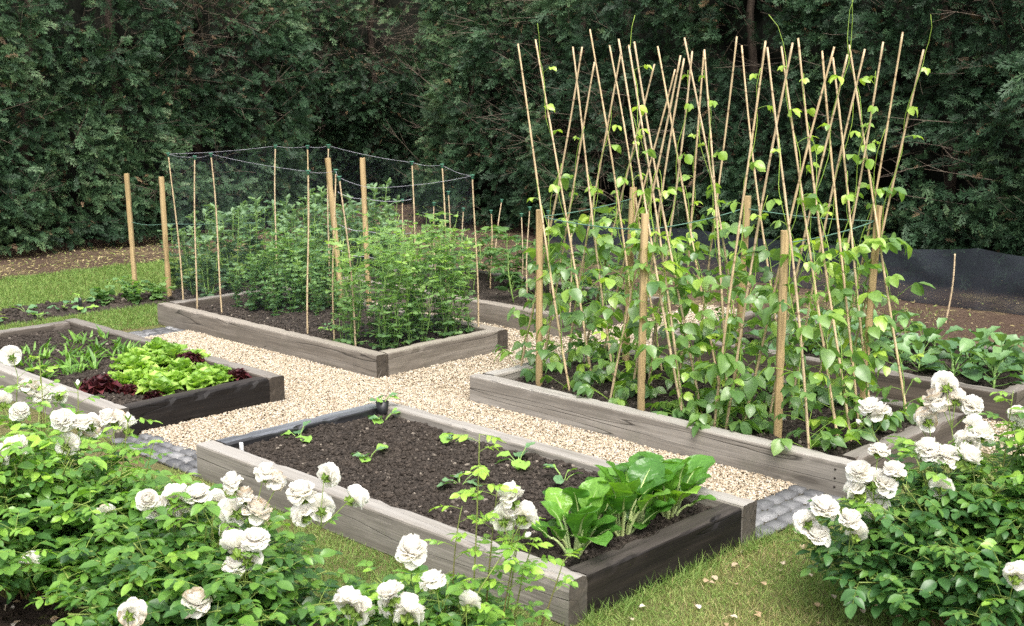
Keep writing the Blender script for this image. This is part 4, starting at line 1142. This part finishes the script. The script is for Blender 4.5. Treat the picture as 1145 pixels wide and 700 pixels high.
def rose_bush(base, rad, height, nshoots, clusters, whips, label, seed, mat='rose', lean=(0, 0), squash=(1, 1)):
    g = np.random.default_rng(seed); base = np.asarray(base, float)
    root = empty('rose_bush', tuple(base)); tag(root, label, 'rose bush', 'white rose bushes')
    ms = MB(); L = Leaves(); ml = MB()
    def shoot(tip, foot=None, r=.0045, leaves=True, start=.3, ls=.053, gap=.036, young=.0):
        tip = np.asarray(tip, float); a = g.uniform(0, 6.28)
        foot = np.array([math.cos(a), math.sin(a), 0]) * g.uniform(.02, .12) if foot is None else foot
        mid = (foot + tip) / 2 + np.array([g.normal(0, .03), g.normal(0, .03), .12 * np.linalg.norm(tip - foot)]); mid[:2] = foot[:2] * .65 + tip[:2] * .35 + g.normal(0, .03, 2)
        P = bez(foot, mid, tip, 12); ln = np.linalg.norm(np.diff(P, axis=0), axis=1).sum()
        tube(ms, P, np.linspace(r, r * .45, 12), 5, np.linspace(.0 if g.uniform() < .5 else .5, .8, 12))
        if leaves:
            t = start; az = g.uniform(0, 6.28)
            while t < 1.0:
                p = np.array([np.interp(t, np.linspace(0, 1, 12), P[:, c]) for c in range(3)]); az += 2.4 + g.normal(0, .3)
                d = np.array([math.cos(az), math.sin(az), g.uniform(.05, .7)])
                var = .12 + .45 * (p[2] / height) + g.normal(0, .13) + (.25 if t > .88 else 0) + young
                rose_leaf(L, ms, g, p, d, ls * g.uniform(.7, 1.12), var)
                t += gap / ln * g.uniform(.7, 1.3)
        return P
    for i in range(nshoots):
        a = g.uniform(0, 2 * np.pi); rr = math.sqrt(g.uniform(0, 1)); h = height * (1 - .55 * rr ** 2) * g.uniform(.55, 1.0)
        tip = np.array([math.cos(a) * rr * rad * squash[0] + lean[0], math.sin(a) * rr * rad * squash[1] + lean[1], h])
        shoot(tip, start=g.uniform(.28, .5))
    for w_ in whips:   # long young shoots standing clear of the bush
        P0 = np.asarray(w_, float) - base; f = P0 * np.array([.75, .75, 0]) + np.array([0, 0, .1]); shoot(P0, f, .0035, True, .3, .038, .042, .25)
        if len(w_) == 3 and g.uniform() < .35: put_bud(root, tuple(P0), (0.1, .1, 1))
    for ci, (pts, kinds) in enumerate(clusters):
        pts = [np.asarray(p, float) - base for p in pts]; c = np.mean(pts, 0)
        node = c + np.array([g.normal(0, .012), g.normal(0, .012), -.085 - .02 * (len(pts) > 2)])
        node = node * np.array([.985, .985, 1])
        shoot(node, None, .0042, True, .35, .046, .05, .1)
        away = unit(np.array([base[0] + c[0], base[1] + c[1], -.9]))
        for bi, p in enumerate(pts):
            k = kinds[bi % len(kinds)]
            out = unit(p - node + np.array([0, 0, .02]))
            mode = g.uniform()
            ax = out * .7 + (away * .95 if mode < .34 else (np.array([-base[0], -base[1], 2.0]) * .16 if mode < .48 else UP * .75)) + g.normal(0, .30, 3)
            ax = unit(ax)
            tube(ms, bez(node, (node + p) / 2 - ax * .02, p - ax * .02, 5), .0016, 4, .9, False)
            if g.uniform() < .22:
                pb = node + unit(rvec(1, g)[0] + UP * 1.2) * g.uniform(.05, .09); tube(ms, [node, pb], .0013, 4, .9, False); put_bud(root, tuple(pb), tuple(unit(pb - node)))
            put_bloom(k, root, tuple(p), tuple(ax), g.uniform(.72, 1.10))
    L.flush(ml, rose_t)
    ms.build('stem', M['rose_stem'], root); ml.build('foliage', M[mat], root)
    return root

def K(p, k=.92): return (p[0] * k, p[1] * k, 1.9 - (1.9 - p[2]) * k)
W0 = [0, 1, 2, 3, 4, 5]
rose_bush((1.90, 4.36, 0), .62, .72, 150,
    [([(2.06, 4.77, .82)], [1]), ([(2.04, 4.29, .65), (2.04, 4.29, .56), (2.09, 4.27, .63)], [2, 0, 3]), ([(2.14, 4.30, .61), (2.19, 4.27, .63), (2.22, 4.25, .62), (2.26, 4.24, .59)], [7, 1, 6, 4]),
     ([(1.83, 4.27, .59), (1.78, 4.29, .57), (1.76, 4.36, .62)], [5, 0, 2]), ([(2.03, 4.57, .73), (2.08, 4.55, .69), (2.13, 4.52, .69)], [6, 1, 3]), ([(1.91, 4.53, .70), (1.96, 4.50, .66)], [4, 2]),
     ([(1.99, 3.93, .38)], [6]), ([(1.71, 3.94, .28)], [3]), ([(1.70, 4.75, .75), (1.75, 4.8, .7)], [0, 1])],
    [(2.03, 4.45, .88), (2.20, 4.12, .66), (2.10, 4.60, .80), (2.16, 4.42, .74), (1.95, 4.72, .84), (2.24, 4.0, .60)], 'leftmost white rose bush, its many blooms beside the lettuce bed', 41, lean=(.03, -.05), squash=(.88, 1.1))
rose_bush((2.10, 3.46, 0), .60, .55, 150,
    [([K(p) for p in ((2.14, 3.9, .41), (2.17, 3.89, .37), (2.22, 3.85, .41), (2.21, 3.86, .34), (2.26, 3.83, .39))], [0, 2, 1, 6, 3]), ([K((2.27, 3.77, .42)), K((2.32, 3.74, .40))], [4, 5]),
     ([K(p) for p in ((2.32, 3.62, .49), (2.35, 3.6, .44), (2.41, 3.56, .52), (2.44, 3.54, .49), (2.32, 3.62, .39), (2.31, 3.63, .32), (2.38, 3.58, .38))], [1, 7, 0, 6, 3, 2, 6]),
     ([K(p) for p in ((2.56, 3.39, .52), (2.49, 3.45, .45), (2.63, 3.34, .43), (2.54, 3.41, .40), (2.49, 3.44, .38))], [0, 3, 5, 1, 2]),
     ([K(p) for p in ((2.21, 3.45, .33), (2.27, 3.42, .35), (2.21, 3.46, .26), (2.24, 3.43, .29))], [4, 2, 1, 0]), ([K((2.04, 3.44, .18))], [6]), ([K((1.86, 3.54, .18))], [7])],
    [(2.10, 3.75, .44)], 'middle white rose bush with dense bloom clusters before the bare soil bed', 42, lean=(-.03, .04), squash=(.72, 1.1))
rose_bush((2.46, 2.72, 0), .40, .40, 70,
    [([K((2.59, 2.98, .33))], [0]), ([K((2.58, 2.86, .27))], [2]), ([K((2.63, 2.75, .21))], [4]), ([K((2.33, 3.0, .23)), K((2.36, 2.98, .20))], [1, 3]), ([K((2.41, 2.87, .27)), K((2.45, 2.84, .21)), K((2.43, 2.9, .22))], [5, 0, 2]),
     ([K(p) for p in ((2.84, 2.75, .52), (2.82, 2.77, .45), (2.86, 2.72, .46))], [1, 0, 3])],
    [(2.54, 2.60, .84), (2.62, 2.60, .66), (2.75, 2.44, .42), (2.66, 2.54, .55), (2.56, 2.70, .58), (2.70, 2.52, .48), (2.60, 2.50, .50)], 'low sparse white rose bush with tall young shoots beside the blackened sleeper', 43, squash=(.8, 1.0), lean=(-.05, .05))
rose_bush((4.02, 1.72, 0), .46, .66, 125,
    [([(4.1, 1.85, .84), (4.1, 1.87, .78), (4.12, 1.82, .79), (4.14, 1.77, .77)], [0, 6, 7, 2]), ([(4.08, 2.12, .71), (4.1, 2.09, .69)], [1, 3]), ([(4.08, 1.9, .71)], [7]),
     ([(4.05, 1.72, .73), (4.04, 1.73, .67), (4.06, 1.7, .70)], [4, 2, 0]), ([(3.95, 1.83, .64), (3.97, 1.77, .62), (3.99, 1.72, .62), (3.96, 1.81, .62)], [1, 3, 5, 0]),
     ([(3.79, 1.93, .65), (3.76, 1.98, .57), (3.81, 1.88, .58), (3.78, 1.94, .54)], [2, 0, 1, 4]), ([(3.76, 1.98, .50), (3.79, 1.92, .45), (3.8, 1.9, .53)], [3, 5, 0]), ([(3.92, 1.76, .53)], [1]),
     ([(3.62, 2.03, .46), (3.59, 2.08, .41), (3.61, 2.05, .36)], [0, 2, 5]), ([(3.63, 1.91, .40), (3.62, 1.93, .44)], [4, 1]), ([(4.19, 1.63, .76), (4.2, 1.6, .71)], [3, 2]), ([(3.65, 1.38, .40)], [0])],
    [(4.12, 1.62, .86), (4.22, 1.52, .90)], 'right hand white rose bush with dark leaves on the lawn', 44, 'rose_dark', lean=(-.04, .02), squash=(.95, 1.0))
rose_bush((4.32, 1.42, 0), .50, .86, 120,
    [([(4.35, 1.50, .80), (4.38, 1.46, .74)], [1, 4]), ([(4.2, 1.2, .7), (4.22, 1.15, .62)], [2, 0])],
    [(4.42, 1.45, .95), (4.36, 1.55, .90), (4.45, 1.38, .98), (4.30, 1.50, .84), (4.5, 1.5, .88), (4.38, 1.35, .85), (4.33, 1.62, .80)], 'rearmost rose bush at the right edge, mostly leaves', 45, 'rose', squash=(1, 1))

# fallen petals and leaves under the roses and on the lawn
mb = MB(); pv, pf = petal(.022, .026, .5, .3, 1)
k = 380; P = np.stack([rng.uniform(1.0, 2.6, k), rng.uniform(2.6, 5.2, k), rng.uniform(.022, .036, k)], 1)
k2 = 150; P2 = np.stack([rng.uniform(2.7, 4.9, k2), rng.uniform(1.2, 2.65, k2), rng.uniform(.018, .03, k2)], 1)
P = np.concatenate([P, P2]); mb.inst(pv, pf, frames(rvec(len(P)) * [1, 1, .2], rvec(len(P)) * .4 + UP), P, np.where(np.arange(len(P)) < k, np.clip(rng.normal(.9, .10, len(P)), .6, 1), np.clip(rng.normal(.97, .06, len(P)), .75, 1)))
tag(mb.build('fallen_petals', M['petal']), 'browning fallen rose petals scattered on soil and lawn', 'petals', kind='stuff')

# ---------------------------------------------------------------- lawn grass blades
def grass(mb, x0, x1, y0, y1, dens, h0, h1, wd, dry, keep=None):
    k = int((x1 - x0) * (y1 - y0) * dens); x = rng.uniform(x0, x1, k); y = rng.uniform(y0, y1, k)
    if keep is not None:
        m = keep(x, y); x, y = x[m], y[m]; k = len(x)
    V = np.array([[-.5, 0, 0], [.5, 0, 0], [.38, .55, .0], [-.38, .55, .0], [0, 1, -.12]]); F = [np.array([[0, 1, 2, 3]]), np.array([[3, 2, 4]])]
    d = np.stack([rng.normal(0, .55, k), rng.normal(0, .55, k), rng.uniform(.35, 1, k)], 1)
    fr = frames(d, rvec(k)); s = np.stack([np.full(k, wd) * rng.uniform(.6, 1.2, k), rng.uniform(h0, h1, k), rng.uniform(h0, h1, k)], 1)
    patch = fbm(x * 2.2, y * 2.2, 8); var = np.clip(.18 + (patch - .5) * 1.3 * dry + rng.normal(.0, .16, k) + dry * .32, 0, 1)
    mb.inst(V, F, fr * s[:, None, :], np.stack([x, y, np.full(k, -.002)], 1), var)
mb = MB()
grass(mb, 2.6, 5.2, .9, 2.68, 17000, .012, .042, .0030, .66)
grass(mb, 2.5, 3.06, 2.68, 5.3, 14000, .014, .042, .0030, .66)
grass(mb, 5.0, 7.6, .9, 2.66, 3500, .02, .04, .004, .6)
grass(mb, 3.1, 4.3, 2.56, 2.70, 9000, .04, .10, .0030, .15, lambda x, y: y > 2.60 + .05 * vnoise(x * 9, y * 0))   # longer tufts against the timber
grass(mb, 2.2, 8.0, 10.1, 11.85, 5200, .025, .055, .0060, .12, lambda x, y: (y < 11.7 + .15 * vnoise(x * 5, y * 0)))
grass(mb, 3.2, 5.0, 8.6, 9.02, 6000, .025, .05, .0055, .05, lambda x, y: (x < 4.12) | (y > 8.64))
grass(mb, 2.6, 5.45, 8.98, 9.50, 5500, .025, .05, .0055, .05)
grass(mb, 5.0, 6.4, 8.72, 8.98, 5000, .025, .05, .0055, .08)
grass(mb, 8.0, 10.2, 1.0, 11.0, 500, .02, .06, .006, .95, lambda x, y: fbm(x * 1.3, y * 1.3, 77) > .52)
tag(mb.build('grass', M['grass'], smooth=False), 'short mown grass, dry and yellowing near the roses', 'grass', kind='stuff')

# litter under the hedge
mb = MB(); k = 5000; x = rng.uniform(7.9, 12, k); y = rng.uniform(1, 13.5, k); k2 = 3500
P = np.concatenate([np.stack([x, y, rng.uniform(.008, .02, k)], 1), np.stack([rng.uniform(3, 8, k2), rng.uniform(11.7, 13.4, k2), rng.uniform(.008, .02, k2)], 1)])
V, F = blade(.35, 1, 2, 1, .2, .1)
mb.inst(V, F, frames(rvec(len(P)) * [1, 1, .25], rvec(len(P)) * .5 + UP) * rng.uniform(.015, .05, len(P))[:, None, None], P, np.clip(rng.normal(.72, .15, len(P)), 0, 1))
tag(mb.build('leaf_litter', M['grass']), 'dry leaf litter on the bare ground below the hedge', 'leaf litter', kind='stuff')

# ---------------------------------------------------------------- conifer hedges
def spray(seed, dense=7):
    """feathery cypress spray along +Y, 1 long: returns verts, faces, per-vertex tip lightness"""
    g = np.random.default_rng(seed); V = []; F = []; A = []
    def kite(p, d, l, w, z0):
        d = d / np.linalg.norm(d); s = np.array([d[1], -d[0]]); b = len(V); q3 = z0 + g.normal(0, .05)
        for q, t in ((p, 0), (p + d * l * .5 + s * w, .5), (p + d * l, 1), (p + d * l * .5 - s * w, .5)):
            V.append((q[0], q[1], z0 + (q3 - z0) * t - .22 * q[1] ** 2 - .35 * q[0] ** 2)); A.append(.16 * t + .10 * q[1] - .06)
        F.append((b, b + 1, b + 2, b + 3)); return q3
    kite(np.array([0., 0]), np.array([0, 1.]), 1.0, .016, 0)
    for i in range(dense):
        t = .08 + .86 * i / dense
        for sg in (-1, 1):
            l = (.27 * (1 - t) ** .7 + .10) * g.uniform(.6, 1.3); a = R(g.uniform(24, 50)) * sg; d = np.array([math.sin(a), math.cos(a)]); p = np.array([0, t + g.uniform(-.04, .04)])
            z1 = kite(p, d, l, .023, 0)
            for f in (.4,):
                if l > .15:
                    for s2 in (-1, 1):
                        a2 = a + R(g.uniform(22, 48)) * s2; kite(p + d * l * f, np.array([math.sin(a2), math.cos(a2)]), l * .5 * g.uniform(.7, 1.2), .019, z1 * f)
    return np.array(V), [np.array(F)], np.array(A)
sprays = [spray(60 + q) for q in range(6)]

def hedge(o, along, out, length, height, label, seed, recess, shy=0.0):
    """o foot corner; along, out horizontal unit vectors; face undulates around the plane through o"""
    o = np.array([*o, 0.]); al = np.array([*along, 0.]); ou = np.array([*out, 0.]); g = np.random.default_rng(seed)
    root = empty('conifer_hedge', tuple(o)); tag(root, label, 'hedge', 'tall cypress hedges')
    def face(s, z):
        d = .85 * (fbm(s * .62, z * .55, seed, 2) - .5) + .50 * (fbm(s * 1.9, z * 1.7, seed + 4, 2) - .5) + .22 * (fbm(s * 5.5, z * 5, seed + 8, 2) - .5)
        d = d - recess(s) - .45 * np.clip(.55 - z, 0, 1) - .03 * z
        return d
    mb = MB(); n = int(length * height * 760)
    s = g.uniform(0, length, n); z = .12 + g.uniform(0, 1, n) * (height - .12)
    hole = fbm(s * 1.5, z * 1.9, seed + 30, 3)                 # hollows and bare patches
    bare = fbm(s * .75 + 3, z * .9, seed + 60, 2) + .10 * np.clip((z - 2.0) / 1.2, -1, 1)
    keep = (g.uniform(0, 1, n) < np.where((z > 3.25) | (s < shy), .35, 1.0)) & (g.uniform(0, 1, n) < np.clip(1.5 - 2.4 * np.clip(hole - .50, 0, 1) * 4 * .6 - np.clip(bare - .68, 0, 1) * 9, .05, 1))
    s, z, hole, bare = s[keep], z[keep], hole[keep], bare[keep]; n = len(s)
    dep = np.minimum(g.exponential(.17, n), .65)
    P = al * s[:, None] + ou * (face(s, z) - dep)[:, None]; P[:, 2] = z
    tw = fbm(s * 2.2, z * 2.2, seed + 90, 2) - .5              # neighbouring sprays share a direction
    d = ou * g.uniform(.35, 1.0, n)[:, None] + al * (g.normal(0, .45, n) + tw * 2.2)[:, None]; d[:, 2] += g.uniform(-.55, .40, n) - .05
    up = rvec(n, g) * 1.0 + UP * .45 + ou * .25
    size = g.uniform(.095, .21, n) * (1 + .5 * (g.uniform(0, 1, n) < .10))
    tone = fbm(s * 1.1, z * 1.0, seed + 120, 3)
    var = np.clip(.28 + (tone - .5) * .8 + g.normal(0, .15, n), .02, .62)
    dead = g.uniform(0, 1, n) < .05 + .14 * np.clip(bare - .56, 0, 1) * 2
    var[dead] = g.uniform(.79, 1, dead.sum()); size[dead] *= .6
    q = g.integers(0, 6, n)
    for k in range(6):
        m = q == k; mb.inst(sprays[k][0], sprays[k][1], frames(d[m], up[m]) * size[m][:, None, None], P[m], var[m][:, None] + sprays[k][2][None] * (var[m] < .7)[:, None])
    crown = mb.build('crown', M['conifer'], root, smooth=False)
    # bare twigs showing in the hollows and along the top
    mb = MB(); nt = int(length * 150)
    ss = g.uniform(0, length, nt * 3); zz = g.uniform(.2, height, nt * 3)
    b2 = fbm(ss * .75 + 3, zz * .9, seed + 60, 2) + .10 * np.clip((zz - 2.0) / 1.2, -1, 1)
    w = g.uniform(0, 1, nt * 3) < np.clip((b2 - .46) * 3.0, .14, 1); ss, zz = ss[w][:nt], zz[w][:nt]
    for a, b in zip(ss, zz):
        f = float(face(np.array([a]), np.array([b]))[0]) - g.uniform(.02, .35); p = al * a + ou * f + UP * b
        d = unit(ou * g.uniform(.1, .9) + al * g.normal(0, .8) + UP * g.uniform(-.2, 1.0)); l = g.uniform(.18, .75)
        c = p + d * l * .5 + rvec(1, g)[0] * .07 * l; P = bez(p - d * .15, c, p + d * l, 5)
        tube(mb, P, np.linspace(g.uniform(.003, .007), .0015, 5), 3, .5, False)
        for t in range(int(g.integers(0, 4))):
            p2 = P[int(g.integers(1, 4))]; d2 = unit(d + rvec(1, g)[0] * .8); tube(mb, [p2, p2 + d2 * l * .25, p2 + d2 * l * .42 + UP * .02], [.0022, .0018, .001], 3, .5, False)
    mb.build('dead_branches', M['twig'], root)
    # trunks
    a = .5
    while a < length:
        mb = MB(); f = float(face(np.array([a]), np.array([1.]))[0]) - g.uniform(.55, .8)
        p = al * a + ou * f; P = [p + UP * -.05, p + UP * 1.2 + al * g.normal(0, .06), p + UP * 2.6 + al * g.normal(0, .1), p + UP * (height - .3)]
        tube(mb, P, [.065, .055, .045, .02], 8, .5); mb.build('trunk', M['bark'], root); a += g.uniform(.75, 1.15)
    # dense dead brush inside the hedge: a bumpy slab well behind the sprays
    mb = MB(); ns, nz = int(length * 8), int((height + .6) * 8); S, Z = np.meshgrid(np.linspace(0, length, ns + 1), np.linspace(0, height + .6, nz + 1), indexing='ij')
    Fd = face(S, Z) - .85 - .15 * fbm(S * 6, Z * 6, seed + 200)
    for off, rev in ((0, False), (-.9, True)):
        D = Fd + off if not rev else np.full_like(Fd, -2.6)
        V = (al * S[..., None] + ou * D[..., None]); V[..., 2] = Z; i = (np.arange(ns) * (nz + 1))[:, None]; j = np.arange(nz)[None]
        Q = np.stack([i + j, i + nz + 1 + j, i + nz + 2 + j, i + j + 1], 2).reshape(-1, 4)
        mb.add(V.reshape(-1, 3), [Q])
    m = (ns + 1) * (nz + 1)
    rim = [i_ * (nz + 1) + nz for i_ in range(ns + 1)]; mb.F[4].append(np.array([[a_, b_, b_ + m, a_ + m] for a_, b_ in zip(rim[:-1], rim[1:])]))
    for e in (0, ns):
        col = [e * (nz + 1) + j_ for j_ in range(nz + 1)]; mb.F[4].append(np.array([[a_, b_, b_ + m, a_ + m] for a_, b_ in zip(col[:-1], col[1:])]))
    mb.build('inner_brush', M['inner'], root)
    return root
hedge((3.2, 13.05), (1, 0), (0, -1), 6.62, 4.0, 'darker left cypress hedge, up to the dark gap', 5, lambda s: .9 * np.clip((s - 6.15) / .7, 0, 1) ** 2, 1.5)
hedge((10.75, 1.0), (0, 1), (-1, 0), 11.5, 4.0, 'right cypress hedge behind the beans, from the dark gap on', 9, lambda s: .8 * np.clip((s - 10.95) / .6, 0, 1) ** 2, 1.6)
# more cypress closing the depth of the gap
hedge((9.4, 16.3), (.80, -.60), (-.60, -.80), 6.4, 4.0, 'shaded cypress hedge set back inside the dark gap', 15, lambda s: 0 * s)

# ---------------------------------------------------------------- light
world = bpy.data.worlds.new('World'); scene.world = world; world.use_nodes = True
nt = world.node_tree; nt.nodes.clear()
sky = nt.nodes.new('ShaderNodeTexSky'); sky.sky_type = 'NISHITA'; sky.sun_disc = False
EL, AZ = 58.0, 215.0      # compass: direction the sun stands in, degrees from +Y clockwise
sky.sun_elevation = R(EL); sky.sun_rotation = R(AZ); sky.air_density = 1.0; sky.dust_density = 6.0; sky.ozone_density = .3
hs = nt.nodes.new('ShaderNodeHueSaturation'); hs.inputs['Saturation'].default_value = .35
bg = nt.nodes.new('ShaderNodeBackground'); bg.inputs['Strength'].default_value = .15
wo = nt.nodes.new('ShaderNodeOutputWorld')
nt.links.new(sky.outputs[0], hs.inputs['Color']); nt.links.new(hs.outputs[0], bg.inputs[0]); nt.links.new(bg.outputs[0], wo.inputs[0])
sun = bpy.data.lights.new('sun', 'SUN'); sun.energy = 1.0; sun.angle = R(40); sun.color = (1, .955, .89)
so = bpy.data.objects.new('sun', sun); COL.objects.link(so)
sd = Vector((math.sin(R(AZ)) * math.cos(R(EL)), math.cos(R(AZ)) * math.cos(R(EL)), math.sin(R(EL))))
so.rotation_euler = sd.to_track_quat('Z', 'Y').to_euler()

# ---------------------------------------------------------------- camera
cam = bpy.data.cameras.new('camera'); co = bpy.data.objects.new('camera', cam); COL.objects.link(co); scene.camera = co
yaw, pitch = R(44.105), R(10.683)
fw = Vector((math.cos(yaw) * math.cos(pitch), math.sin(yaw) * math.cos(pitch), -math.sin(pitch)))
co.location = (0, 0, 1.9); co.rotation_euler = fw.to_track_quat('-Z', 'Y').to_euler()
cam.sensor_width = 36; cam.lens = 1383.95 / 1145 * 36; cam.clip_start = .05; cam.clip_end = 600
cam.dof.use_dof = True; cam.dof.focus_distance = 6.2; cam.dof.aperture_fstop = 7.1

scene.view_settings.view_transform = 'Standard'; scene.view_settings.look = 'None'
scene.view_settings.exposure = 1.42; scene.view_settings.gamma = 1.0
scene.render.engine = 'CYCLES'
scene.cycles.max_bounces = 6; scene.cycles.diffuse_bounces = 4; scene.cycles.glossy_bounces = 2; scene.cycles.transmission_bounces = 3; scene.cycles.transparent_max_bounces = 12
scene.cycles.use_denoising = False; scene.cycles.use_adaptive_sampling = False
scene.cycles.caustics_reflective = False; scene.cycles.caustics_refractive = False
